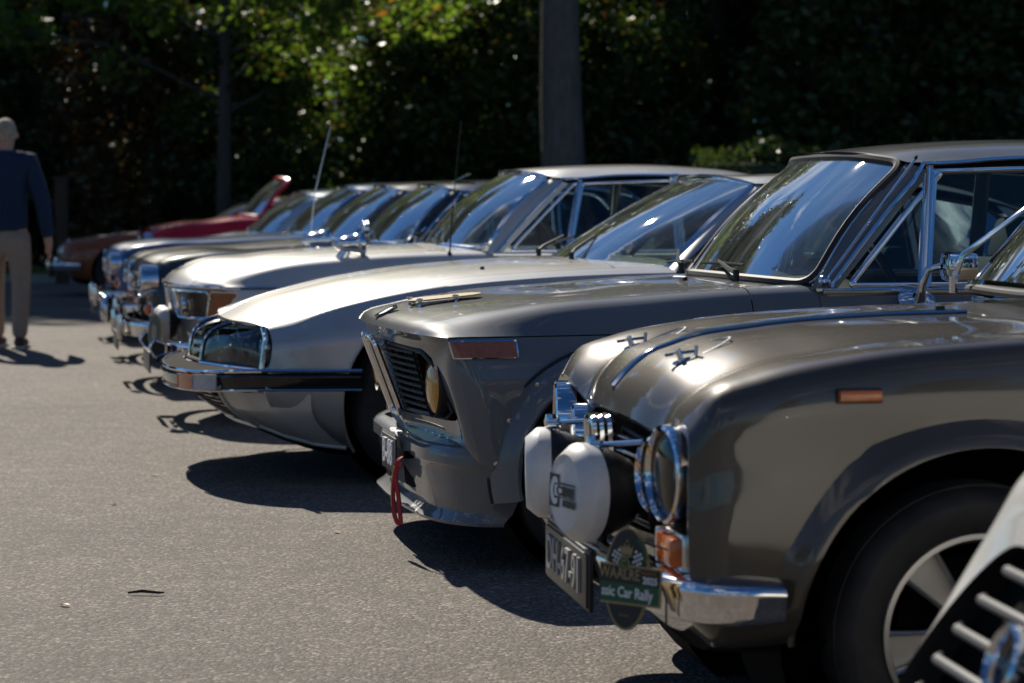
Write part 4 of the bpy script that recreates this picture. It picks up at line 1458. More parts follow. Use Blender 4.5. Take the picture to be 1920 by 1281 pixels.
# ------------------------------------------------------------------ dark metallic saloon with four lamps and covered driving lamps
def bronze_saloon():
    car = car_root('dark bronze grey saloon with four round headlights, chrome bumper and white covered driving lamps', .2065, 5.35, 9)
    pm = 'paint_giulia'
    sec = [(0, .93), (.25, .93), (.49, .93), (.66, .935), (.742, .925), (.775, .72), (.78, .5), (.765, .33), (.70, .22), (0, .2)]
    lo = [(.775, .71), (.78, .5), (.765, .33), (.70, .22), (0, .2)]
    st = rear(4.10, sec, 0, 3.25)
    st += [S(2.9, sec),
           S(1.22, [(0, .985), (.25, .982), (.49, .965), (.66, .945), (.742, .930)] + lo),
           S(.86, [(0, .945), (.25, .942), (.495, .93), (.66, .932), (.745, .922)] + lo),
           S(.62, [(0, .938), (.25, .933), (.49, .918), (.655, .922), (.747, .912)] + lo),
           S(.34, [(0, .916), (.25, .911), (.48, .889), (.645, .898), (.747, .886), (.772, .69), (.777, .52), (.765, .39), (.71, .335), (0, .28)]),
           S(.16, [(0, .882), (.25, .876), (.465, .846), (.637, .862), (.742, .848), (.766, .68), (.772, .51), (.757, .37), (.69, .325), (0, .30)], [0, 0, .0, -.01, -.01, -.01, -.01, 0, 0, 0]),
           S(.07, [(0, .838), (.25, .832), (.45, .795), (.622, .828), (.728, .818), (.757, .67), (.763, .5), (.745, .365), (.67, .325), (0, .31)], [0, 0, .01, .0, -.005, -.01, -.01, 0, .01, .01]),
           [(.018, 0, .785), (.028, .25, .779), (.052, .435, .755), (.036, .60, .795), (.04, .712, .785), (.036, .745, .65), (.036, .75, .5), (.055, .728, .37), (.075, .64, .33), (.075, 0, .32)],
           [(.0, 0, .742), (.010, .25, .736), (.038, .43, .722), (.02, .59, .77), (.022, .698, .758), (.018, .733, .645), (.02, .735, .5), (.035, .712, .39), (.05, .6, .35), (.05, 0, .335)],
           [(.022, 0, .722), (.03, .25, .718), (.046, .42, .706), (.024, .565, .75), (.024, .68, .74), (.02, .712, .65), (.022, .705, .555), (.03, .65, .525), (.036, .4, .505), (.036, 0, .495)],
           [(.07, 0, .72), (.065, .25, .716), (.055, .42, .705), (.042, .56, .745), (.042, .675, .735), (.04, .705, .65), (.04, .70, .56), (.045, .645, .53), (.055, .4, .51), (.07, 0, .50)]]
    net = Net(st, su=(0, 1, 13, 14), sv=())
    ar = {'F': (.60, .35, .375), 'R': (3.1, .35, .345)}
    body(car, net, pm, dict(T=4, B=5, D=6, C=7, L=13, E=15), 2, ar, hoodgap=(1, 0))
    pts = [np.array(p) for p in st[-1]] + [np.array(p) * [1, -1, 1] for p in st[-1][::-1]]
    add('grille_back', (np.array(pts) + [-.002, 0, 0], [tuple(range(len(pts)))]), 'void', car, smooth=False)
    # raised flare round the front wheel opening
    for s in (1, -1):
        for cd in (.60, 3.1):
            th = np.linspace(R(-14), R(182 if cd < 1 else 200), 46)
            rr = .375 if cd < 1 else .345
            prof = [(rr + .075, -.006), (rr + .05, .004), (rr + .025, .016), (rr + .008, .026), (rr - .004, .026), (rr - .006, .01), (rr - .006, -.04)]
            B = []
            for t in th:
                row = []
                for r_, y in prof:
                    z = .35 + r_ * math.sin(t)
                    yb = np.interp(z, [.2, .33, .5, .71, .85, .95], [.69, .765, .78, .776, .762, .742])
                    if cd + r_ * math.cos(t) < .36:
                        yb = np.interp(z, [.3, .34, .39, .5, .71, .85, .95], [.66, .70, .752, .774, .772, .758, .742])
                    row.append((cd + r_ * math.cos(t), s * (yb + y), z))
                B.append(row)
            fl = add('arch_flare', orient(gmesh(np.array(B)), np.array([cd, s * .4, .35])), pm, car)
    # chrome strip down the hood centre
    ctr = net.ev(Net.q(net.tu, 7, 12, .03, .05, .0), [0.0])[:, 0]
    V, F = tube(ctr + [0, 0, .003], .0105, 8, flat=((0, 0, 1), .6))
    add('hood_strip', (V, F), 'chrome', car)
    # hood pins with retaining cable loops
    for s in (1, -1):
        y = .255 * s
        q = np.array([.115, y, .858])
        o = add('hood_pin', J(lathe([(.022, 0), (.02, .003), (.007, .004), (.006, .026), (.001, .028)], q, (-.35, 0, 1), 16),
                              tube([q + [-.035, -.008, .012], q + [.0, .0, .018], q + [.03, .008, .022]], .0038, 6), tube([q + [.028, .01, .012], q + [.03, .008, .034]], .004, 6)), 'chrome', car)
        loop = [q + np.array([.06 + .055 * math.cos(t), -s * .045 + .05 * math.sin(t), .014 + .025 * math.cos(t) + .008]) for t in np.linspace(0, 2 * math.pi, 24, endpoint=False)]
        add('cable', tube(loop, .0022, 5, True), 'print_white', o)
    # headlights
    for s in (1, -1):
        headlight(car, (.008, s * .60, .657), .099, unit((-1, s * .13, 0)), 'chrome', 'lens_clear', .035, .013, .02)
        headlight(car, (.018, s * .418, .637), .078, unit((-1, s * .13, 0)), 'chrome', 'lens_clear', .035, .012, .016)
        # indicator below the lamps
        ind = add('indicator', box((.03, s * .625, .512), (.075, .13, .06), None, .01), 'lens_amber', car)
        add('base', J(box((.048, s * .625, .512), (.07, .15, .075), None, .008), box((.02, s * .545, .512), (.05, .022, .07), None, .006)), 'chrome_dull', ind)
        # side repeater
        m = add('side_repeater', box((.345, s * .782, .823), (.085, .014, .022), rotm('Y', 0), .004), 'lens_amber', car)
        add('base', box((.345, s * .774, .822), (.092, .012, .029), None, .003), 'black_plastic', m)
    # grille: chrome bars either side of the shield
    for s in (1, -1):
        gr = add('grille', tube([(.03, s * .06, .70), (.035, s * .325, .69), (.035, s * .325, .515), (.03, s * .06, .51)], .006, 6, True), 'black_plastic', car)
        for k in range(6):
            z = .527 + k * .0315
            V, F = tube([(.018, s * .055, z), (.026, s * .2, z), (.036, s * .335, z)], .0095, 6, flat=((0, 0, 1), .55))
            add('slat', (V, F), 'chrome_dull', gr)
    P = dens(round_poly([(-.03, -.045, .715), (-.03, .045, .715), (-.025, .042, .63), (-.01, 0, .515), (-.025, -.042, .63)], .02, 5), .02)
    sh = add('shield_grille', J(tube(P, .011, 8, True), tube(P + [.016, 0, 0], .012, 8, True), tube(P + [.034, 0, 0], .012, 8, True)), 'chrome', car)
    add('mesh', prism(P + [.012, 0, 0], (.01, 0, 0)), 'black_plastic', sh)
    add('crossbar', J(*[tube([(-.02, -.035, z), (-.02, .035, z)], .004, 6) for z in (.60, .635, .67)]), 'chrome_dull', sh)
    # bumper
    bb = bar_bumper(car, [(-.085, 0, .43), (-.078, .3, .43), (-.055, .52, .43), (-.015, .69, .43), (.03, .775, .43), (.08, .81, .43), (.19, .822, .43)], .092, .07)
    # bracket bar with driving lamps
    add('lamp_bar', J(tube([(-.055, -.42, .47), (-.055, .42, .47)], .011, 8), tube([(-.055, -.25, .47), (-.055, -.25, .53)], .011, 8), tube([(-.055, .25, .47), (-.055, .25, .53)], .011, 8)), 'black_plastic', car)
    near = aux_lamp(car, (-.092, .25, .582), .100, unit((-1, .24, .03)), True, .12)
    far = aux_lamp(car, (-.085, -.27, .567), .100, unit((-1, -.16, -.02)), True, .12)
    for y, o in ((.245, near), (-.27, far)):
        add('stay', J(tube([(-.07, y + .01, .682), (.02, y + .14, .70)], .006, 8), lathe([(.014, -.014), (.016, 0), (.012, .016), (.001, .018)], (-.075, y, .686), (0, 0, 1), 12), lathe([(.012, -.012), (.012, .012), (.001, .014)], (-.07, y + .02, .682), (1, .8, 0), 10)), 'chrome', o)
    # printed emblem on the near lamp cover
    ax = unit((-1, .24, .03))
    xd = unit(np.cross((0, 0, 1), ax)); xd = xd if xd[1] > 0 else -xd
    yd = unit(np.cross(xd, ax)); yd = yd if yd[2] > 0 else -yd
    fc = np.array([-.092, .25, .582]) + ax * .0515
    fp = lambda x, y, k=0: fc + xd * x + yd * y + ax * (k * .0006)
    E = 1.42
    sq = np.array([fp(x * E, y) for x, y in [(-.05, .036), (-.014, .036), (-.014, .014), (-.010, .014), (-.010, -.012), (-.014, -.012), (-.014, -.034), (-.05, -.034)]])
    pr = add('emblem', (sq, [tuple(range(8))]), 'print_black', near, smooth=False)
    arc = [fp((-.029 + .017 * math.cos(t)) * E, .001 + .030 * math.sin(t), 1) for t in np.linspace(R(50), R(310), 20)] + [fp((-.026 + .009 * math.cos(t)) * E, .001 + .017 * math.sin(t), 1) for t in np.linspace(R(310), R(50), 20)]
    add('printed_ring', (np.array(arc), [(i, i + 1, 38 - i, 39 - i) for i in range(19)]), 'print_white', near, smooth=False)
    bar = lambda x0, x1, y0, y1, k: (np.array([fp(x0 * E, y0, k), fp(x1 * E, y0, k), fp(x1 * E, y1, k), fp(x0 * E, y1, k)]), [(0, 1, 2, 3)])
    add('printed_words', J(text('CIBIE', .028, fp(.010 * E, .0015, 2), xd, yd, .0003, bold=.0013, sx=E), text('IODE', .0185, fp(.0225 * E, -.023, 2), xd, yd, .0003, bold=.0014, sx=E)), 'print_black', near, smooth=False)
    add('printed_line', bar(-.010, .043, .0165, .020, 1), 'print_black', near, smooth=False)
    add('printed_line', bar(-.010, .043, -.0125, -.0105, 1), 'print_black', near, smooth=False)
    add('printed_plate', bar(-.030, .002, -.0095, .0135, 1.5), 'print_white', near, smooth=False)
    # number plate on the bumper
    pl = add('number_plate', box((-.092, .03, .395), (.008, .50, .115), None, .003), 'plate_black', car)
    add('digits', text('DH-67-91', .108, (-.098, .03, .395), (0, 1, 0), (0, 0, 1), .004, bold=.0012, sx=.92), 'plate_grey', pl)
    add('holder', box((-.086, .03, .395), (.01, .52, .13), None, .003), 'black_plastic', pl)
    # windscreen etc.
    p = dict(wb=[(.955, 0, 1.0), (.98, .36, .995), (1.09, .66, .975)], wt=[(1.36, 0, 1.40), (1.38, .33, 1.395), (1.45, .56, 1.372)],
             roof=[[(1.48, 0, 1.43), (1.49, .33, 1.424), (1.51, .52, 1.41), (1.54, .61, 1.38)], [(1.9, 0, 1.46), (1.9, .33, 1.45), (1.9, .54, 1.435), (1.9, .635, 1.40)],
                   [(2.5, 0, 1.455), (2.5, .33, 1.445), (2.5, .54, 1.43), (2.5, .635, 1.395)], [(2.85, 0, 1.42), (2.85, .33, 1.412), (2.85, .52, 1.395), (2.85, .61, 1.36)], [(2.97, 0, 1.39), (2.97, .33, 1.382), (2.96, .5, 1.365), (2.95, .58, 1.335)]],
             sill=(.715, .945), sill_end=2.85, vent=(1.52, 1.56), b=2.05, c=2.75, seat=1.9, rb=[(3.3, 0, .95), (3.29, .33, .95), (3.22, .6, .945)], wframe='chrome', wfr=.012, wtrim=('rubber', .010, .018), wrad=.08)
    greenhouse(car, p, pm)
    cabin(car, p, wheel_pos=(1.5, .36, .95))
    wheels(car, .60, 3.1, .775, .29, .175, .198, 'alloy')
    wiper(car, (.93, -.36, .985), (1.10, -.30, 1.16), [(1.02, -.36, 1.05), (1.22, -.26, 1.26)], .04, 'chrome')
    wiper(car, (.91, .22, .99), (1.08, .28, 1.16), [(1.0, .22, 1.05), (1.18, .3, 1.24)], .04, 'chrome')
    add('washer_jet', lathe([(.012, 0), (.011, .014), (.001, .016)], (.80, -.08, .943), (0, 0, 1), 10), 'black_plastic', car)
    # louvred air intake ahead of the windscreen
    lv = []
    for k in range(46):
        y = -.40 + k * .8 / 45
        c0 = net.ev([net.tu[7] - .05], [abs(y) / .25 * net.tv[1]])[0, 0]
        lv.append(box((.885, y, .951 - .03 * (y / .5)**2), (.085, .008, .006), rotm('Y', -12), 0))
    add('cowl_louvres', J(*lv), 'chrome_dull', car)
    return car


bronze_saloon()


def waalre_plate():
    """shield-shaped rally plate tied to the bronze saloon's bumper"""
    o = root('rally_plate', 'black, green and gold rally plate tied to the bronze grey saloon bumper', 'plate', (.2065, 5.35, -GZ + .004), R(9))
    c = np.array([-.072, .655, .448])
    nd = unit((-.80, .60, .06))
    xd = unit(np.cross((0, 0, 1), nd)); xd = xd if xd[1] > 0 else -xd
    yd = unit(np.cross(xd, nd)); yd = yd if yd[2] > 0 else -yd
    f = lambda x, y, k=0.: c + xd * x + yd * y + nd * k
    W, Hh = .078, .038
    # oval body behind, rectangular banner in front, its left end bent back
    el = lambda a, b, oy, n=40: [(a * math.cos(t) - .016, oy + b * math.sin(t)) for t in np.linspace(0, 2 * math.pi, n, endpoint=False)]
    B0 = add('oval', prism([f(x, y, 0) for x, y in el(.058, .102, .01)], nd * .004), 'gold', o)
    add('oval_face', prism([f(x, y, .004) for x, y in el(.053, .097, .01)], nd * .001), 'rally_black', B0)
    B1 = add('banner', prism([f(x, y, .006) for x, y in [(-W, -Hh - .004), (W, -Hh), (W, Hh), (-W, Hh + .001)]], nd * .004), 'gold', o)
    add('upper_field', prism([f(x, y, .010) for x, y in [(-W, .001), (W - .004, .001), (W - .004, Hh - .004), (-W, Hh - .004)]], nd * .0008), 'rally_black', B1)
    add('lower_field', prism([f(x, y, .010) for x, y in [(-W, -Hh + .001), (W - .004, -Hh + .004), (W - .004, .001), (-W, .001)]], nd * .0008), 'rally_green', B1)
    add('bent_end', prism([f(-W, y, k) for y, k in [(-Hh - .004, .010), (Hh, .010), (Hh, -.04), (-Hh - .004, -.04)]], -xd * .003), 'rally_black', B1)
    add('words', text('WAALRE', .031, f(-.027, .0195, .012), xd, yd, .0004, bold=.0004, sx=.86), 'gold', B1, smooth=False)
    add('words', text('2025', .019, f(.052, .012, .012), xd, yd, .0004, bold=.0004), 'print_white', B1, smooth=False)
    add('words', text('MOLENVEN', .0085, f(.050, .0265, .012), xd, yd, .0003), 'print_orange', B1, smooth=False)
    add('words', text('ssic Car Rally', .0285, f(-.006, -.0165, .012), xd, yd, .0004, bold=.0005, sx=.86), 'print_white', B1, smooth=False)
    add('words', text('EST. 2007', .006, f(-.016, -.062, .0062), xd, yd, .0003), 'gold', B0, smooth=False)
    # emblem: crown, checks, ring with a C, laurel
    cr = [f(x - .016, .058 + y, .0062) for x, y in [(-.014, 0), (-.017, .018), (-.009, .011), (-.006, .022), (0, .013), (.006, .022), (.009, .011), (.017, .018), (.014, 0)]]
    add('crown', J(prism(cr, nd * .001), lathe([(.003, 0), (.001, .001)], f(-.016, .084, .006), nd, 10), prism([f(-.030, .053, .0062), f(-.002, .053, .0062), f(-.002, .056, .0062), f(-.030, .056, .0062)], nd * .001)), 'gold', B0, smooth=False)
    ck = []
    for s in (-1, 1):
        for i in range(4):
            for j in range(5):
                if (i + j) % 2 == 0:
                    x0, y0 = -.016 + s * (.016 + i * .0055 + .0015 * j), .042 + j * .0052 - .002 * i
                    ck.append(prism([f(x0, y0, .0062), f(x0 + .005, y0, .0062), f(x0 + .005, y0 + .005, .0062), f(x0, y0 + .005, .0062)], nd * .0008))
    for c_ in ck:
        add('check', c_, 'print_white', B0, smooth=False)
    add('ring', lathe([(.014, 0), (.014, .006), (.001, .006)], f(-.018, .040, .005), nd, 24), 'rally_green', B0)
    add('ring_edge', lathe([(.0125, .0062), (.0145, .0064), (.0145, .005)], f(-.018, .040, .005), nd, 24), 'gold', B0)
    add('monogram', text('C', .021, f(-.018, .040, .0122), xd, yd, .0004, bold=.0003, sx=.8), 'gold', B0, smooth=False)
    lf = []
    for k in range(9):
        a = -.3 + k * .19
        q = np.array([.030 * math.cos(a) - .012 + .010, .055 + .030 * math.sin(a)])
        lf.append(prism([f(q[0], q[1], .0062), f(q[0] + .007, q[1] + .002, .0062), f(q[0] + .009, q[1] + .009, .0062), f(q[0] + .002, q[1] + .006, .0062)], nd * .0006))
    add('laurel', J(*lf), 'rally_green', B0, smooth=False)
    add('tie', J(tube([f(.07, .03, .012), f(.085, -.02, 0), f(.07, -.075, -.02)], .0022, 6), tube([f(-.07, .05, .0), f(-.02, .085, -.03), f(.06, .07, -.04)], .0022, 6)), 'black_plastic', o)
    return o


waalre_plate()


# ------------------------------------------------------------------ plainer cars further down the row
def plain_car(label, x, y, ang, pm, W=.79, L=4.2, hz=.90, nz=.74, dw=1.30, roof=1.36, cut_z=.2, lamp=.085, rake=.5, coupe=False, roundness=1., lampx=.58, chrome_ring=True, open_top=False, lampz=None, bump=True, amber=True, roofmat=None, cover=False):
    car = car_root(label, x, y, ang)
    k = W / .79
    sec = [(0, hz), (.3 * k, hz), (.52 * k, hz), (.70 * k, hz + .005), (.76 * k, hz - .12), (.79 * k, .62), (.79 * k, .47), (.775 * k, .33), (.70 * k, .21), (0, .2)]
    lo = [(.79 * k, .62), (.79 * k, .47), (.775 * k, .33), (.70 * k, .21), (0, .2)]
    st = rear(L, sec, 0, L - .85)
    r_ = roundness
    st += [S(dw + 1.35, sec), S(dw + .12, [(0, hz + .035), (.3 * k, hz + .03), (.52 * k, hz + .02), (.69 * k, hz), (.76 * k, hz - .12)] + lo),
           S(dw - .15, [(0, hz + .03), (.3 * k, hz + .024), (.52 * k, hz + .01), (.685 * k, hz - .01), (.76 * k, hz - .12)] + lo),
           S(.75, [(0, hz - .01), (.3 * k, hz - .015), (.52 * k, hz - .03), (.68 * k, hz - .035), (.757 * k, hz - .13)] + lo),
           S(.38, [(0, nz + .10), (.3 * k, nz + .092), (.51 * k, nz + .075), (.67 * k, nz + .075), (.75 * k, nz - .02), (.78 * k, .60), (.785 * k, .47), (.77 * k, .34), (.69 * k, .26), (0, .24)], [-.04 * r_, -.03 * r_, 0, .02, .03, .03, .03, .03, .03, 0]),
           [(.06, 0, nz + .04), (.075, .3 * k, nz + .035), (.12, .50 * k, nz + .02), (.155, .64 * k, nz + .025), (.20, .72 * k, nz - .05), (.22, .755 * k, .58), (.22, .76 * k, .46), (.23, .745 * k, .36), (.23, .66 * k, .30), (.12, 0, .28)],
           [(.01, 0, nz - .01), (.025, .3 * k, nz - .015), (.065, .49 * k, nz - .03), (.085, .60 * k, nz - .02), (.125, .68 * k, nz - .09), (.145, .715 * k, .56), (.15, .72 * k, .46), (.16, .70 * k, .38), (.16, .6 * k, .34), (.08, 0, .33)],
           [(.0, 0, nz - .05), (.01, .28 * k, nz - .055), (.035, .44 * k, nz - .07), (.04, .52 * k, nz - .07), (.06, .58 * k, nz - .13), (.08, .60 * k, .54), (.09, .60 * k, .47), (.10, .56 * k, .42), (.10, .4 * k, .40), (.05, 0, .40)],
           [(.05, 0, nz - .07), (.055, .27 * k, nz - .075), (.06, .34 * k, nz - .09), (.065, .38 * k, nz - .10), (.07, .40 * k, nz - .15), (.08, .41 * k, .54), (.085, .41 * k, .48), (.09, .38 * k, .45), (.09, .3 * k, .44), (.07, 0, .44)]]
    net = Net(st, su=(0, 1), sv=())
    ar = {'F': (.80, .35, .34), 'R': (L - .95, .35, .34)}
    body(car, net, pm, dict(T=4, B=5, D=6, C=7, L=10, E=12), 2, ar, hoodgap=(1, 0), step=.05)
    pts = [np.array(p) for p in st[-1]] + [np.array(p) * [1, -1, 1] for p in st[-1][::-1]]
    add('front_panel', panel(net, 12, 13, 0, 9, .06, g=(0, 0, 0, 0), full=True, ref=np.array([1.2, 0, .5])), 'black_plastic', car)
    gb = add('grille', (np.array(pts), [tuple(range(len(pts)))]), 'void', car, smooth=False)
    for q in range(6):
        z = .46 + q * (nz - .10 - .46) / 5
        w = np.interp(z, [.44, .5, nz - .1], [.36, .40, .33]) * k
        add('slat', tube([(.035, -w, z), (.02, 0, z), (.035, w, z)], .006, 6), 'chrome', gb)
    lz = lampz or nz - .085
    for s in (1, -1):
        if cover:
            d0 = .19
            O = dens(round_poly([(.46, nz + .075), (.62, nz + .06), (.69, nz - .14), (.50, nz - .15)], .06, 5), .05)
            fn = lambda q: np.array([.04 + .55 * max(0, q[1] - (nz - .15)) + 1.6 * max(0, q[0] - .5)**2 * 2, s * q[0], q[1]])
            g = add('headlight_cover', ringfill(O, fn, 4), 'glass_clear', car)
            add('frame', tube(np.array([fn(q) for q in O]), .008, 6, True), 'chrome', g)
        headlight(car, (.035 if not cover else .11, s * lampx * k, lz), lamp, (-1, s * .04, .05), 'chrome' if chrome_ring else 'black_plastic', 'lens_clear', .09, .014, .02)
        if amber:
            i_ = add('indicator', lathe([(.034, -.01), (.034, .008), (.026, .022), (.001, .028)], (.075, s * .63 * k, lz - lamp - .07), (-1, s * .5, 0), 18), 'lens_amber', car)
            add('base', lathe([(.04, -.03), (.042, -.005), (.034, .0)], (.075, s * .63 * k, lz - lamp - .07), (-1, s * .5, 0), 18), 'chrome', i_)
    if bump:
        b_ = bar_bumper(car, [(-.07, 0, .425), (-.055, .35 * k, .425), (.0, .62 * k, .425), (.10, .78 * k, .425), (.34, .835 * k, .425)], .10, .05)
        for s in (1, -1):
            add('overrider', lathe([(.001, -.09), (.022, -.075), (.028, 0), (.022, .07), (.001, .085)], (-.085, s * .38 * k, .43), (0, 0, 1), 12), 'chrome', b_)
    pl = add('number_plate', box((-.095, 0, .33), (.008, .50, .11), None, .003), 'plate_black', car)
    hr = roof - .02
    tw = dw + rake
    p = dict(wb=[(dw - .02, 0, hz + .04), (dw + .02, .36 * k, hz + .035), (dw + .15, .66 * k, hz + .022)], wt=[(tw, 0, roof - .045), (tw + .02, .3 * k, roof - .05), (tw + .09, .53 * k, roof - .075)], bulge=.025,
             sill=(.705 * k, hz + .005), sill_end=tw + 1.25, vent=(tw + .03, tw + .10), b=tw + .72, c=tw + 1.0, seat=tw + .5, wrad=.10, wfr=.013, arad=.12)
    e = tw + .11
    p['roof'] = [[(e, 0, roof - .02), (e + .01, .3 * k, roof - .028), (e + .03, .49 * k, roof - .042), (e + .07, .59 * k, roof - .075)],
                 [(e + .4, 0, roof), (e + .4, .3 * k, roof - .01), (e + .4, .5 * k, roof - .025), (e + .4, .615 * k, roof - .06)],
                 [(e + .9, 0, roof - (.05 if coupe else .008)), (e + .9, .3 * k, roof - .02 - (.05 if coupe else 0)), (e + .9, .5 * k, roof - .035 - (.05 if coupe else 0)), (e + .9, .61 * k, roof - .07 - (.04 if coupe else 0))],
                 [(e + 1.15, 0, roof - .06 - (.05 if coupe else 0)), (e + 1.15, .3 * k, roof - .068 - (.05 if coupe else 0)), (e + 1.14, .48 * k, roof - .082 - (.05 if coupe else 0)), (e + 1.12, .57 * k, roof - .11 - (.04 if coupe else 0))]]
    p['rb'] = [(L - .80, 0, hz + .02), (L - .81, .33 * k, hz + .02), (L - .88, .58 * k, hz + .015)]
    if open_top:
        wn_ = screen_net(p['wb'], p['wt'], .02)
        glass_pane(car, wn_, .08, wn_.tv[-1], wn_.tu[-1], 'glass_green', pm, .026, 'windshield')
        fold = Net([[(tw + .95, 0, hz + .06), (tw + .95, .45 * k, hz + .05), (tw + .95, .66 * k, hz)], [(tw + 1.15, 0, hz + .16), (tw + 1.15, .45 * k, hz + .14), (tw + 1.15, .66 * k, hz + .02)], [(tw + 1.4, 0, hz + .05), (tw + 1.4, .45 * k, hz + .04), (tw + 1.4, .66 * k, hz)]]).grid(0, 2, 0, 2, .06)
        add('folded_top', gmesh(np.concatenate([(fold * [1, -1, 1])[:, :0:-1], fold], axis=1)), 'interior', car)
    else:
        greenhouse(car, p, pm)
    cabin(car, p, wheel_pos=(tw + .1, .36, hz))
    wheels(car, .80, L - .95, .78 * k, .30, .16, .18, 'steel')
    wiper(car, (dw - .03, .25, hz + .045), (dw + .08, .02, hz + .11), [(dw + .03, -.2, hz + .06), (dw + .11, .2, hz + .11)], mat='chrome')
    return car


def row_spot(z, u):
    return (u - 960) / 4533 * z, z


slate = plain_car('dark slate blue saloon with round chrome headlight and full chrome bumper behind the silver coupe', *row_spot(15.25, 245), 12, 'paint_slate', W=.80, L=4.4, hz=.905, nz=.80, dw=1.50, roof=1.34, lamp=.10, rake=.38, roundness=1.3, lampx=.60)
# chrome eyebrow, small spot mirrors and roof flap of the slate saloon
add('roof_hatch', box((2.06, .32, 1.345), (.11, .22, .012), rotm('Y', -30), .004), 'glass_side', slate)
add('spot_mirror', J(tube([(1.42, .62, .93), (1.40, .66, 1.0)], .008, 6), lathe([(.001, -.03), (.035, -.015), (.045, .01), (.001, .012)], (1.40, .67, 1.03), (1, 0, 0), 18)), 'chrome', slate)
add('antenna', J(tube([(1.05, .62, .89), (1.09, .62, 1.25), (1.19, .62, 1.66)], [.005, .004, .003], 6)), 'chrome_dull', slate)
add('antenna_tip', lathe([(.001, -.008), (.009, 0), (.001, .009)], (1.19, .62, 1.665), (0, 0, 1), 10), 'red_strap', slate)
olive = plain_car('taupe saloon with a pair of black fog lamps ahead of its chrome bumper', *row_spot(17.75, 235), 12, 'paint_olive', W=.78, L=4.2, hz=.89, nz=.76, dw=1.42, roof=1.35, lamp=.085, rake=.46)
for y in (-.22, .22):
    aux_lamp(olive, (-.16, y, .42), .10, (-1, 0, 0), False, .09, shell='black_gloss')
blue = plain_car('bright blue saloon with pale roof and amber corner indicators', *row_spot(20.2, 195), 12, 'paint_blue', W=.79, L=4.3, hz=.90, nz=.78, dw=1.55, roof=1.36, lamp=.09, rake=.45)
navy = plain_car('pale blue coupe with chrome framed windshield beside the red convertible', *row_spot(22.6, 235), 12, 'paint_paleblue', W=.77, L=4.1, hz=.87, nz=.72, dw=1.15, roof=1.31, lamp=.08, rake=.5, coupe=True)
teal = plain_car('dark teal blue two-door car with bright window frames', *row_spot(24.9, 265), 12, 'paint_teal', W=.78, L=4.2, hz=.86, nz=.70, dw=1.15, roof=1.33, lamp=.08, rake=.45)
red = plain_car('glossy red convertible with upright red windshield frame', *row_spot(27.2, 262), 12, 'paint_red', W=.78, L=4.3, hz=1.0, nz=.86, dw=1.15, roof=1.50, lamp=.08, rake=.40, open_top=True, roundness=.8)
brown = plain_car('copper brown sports coupe with faired-in headlights at the end of the row', *row_spot(29.5, 112), 4, 'paint_brown', W=.80, L=4.2, hz=.84, nz=.68, dw=1.75, roof=1.27, lamp=.085, rake=.6, coupe=True, cover=True, lampz=.60)


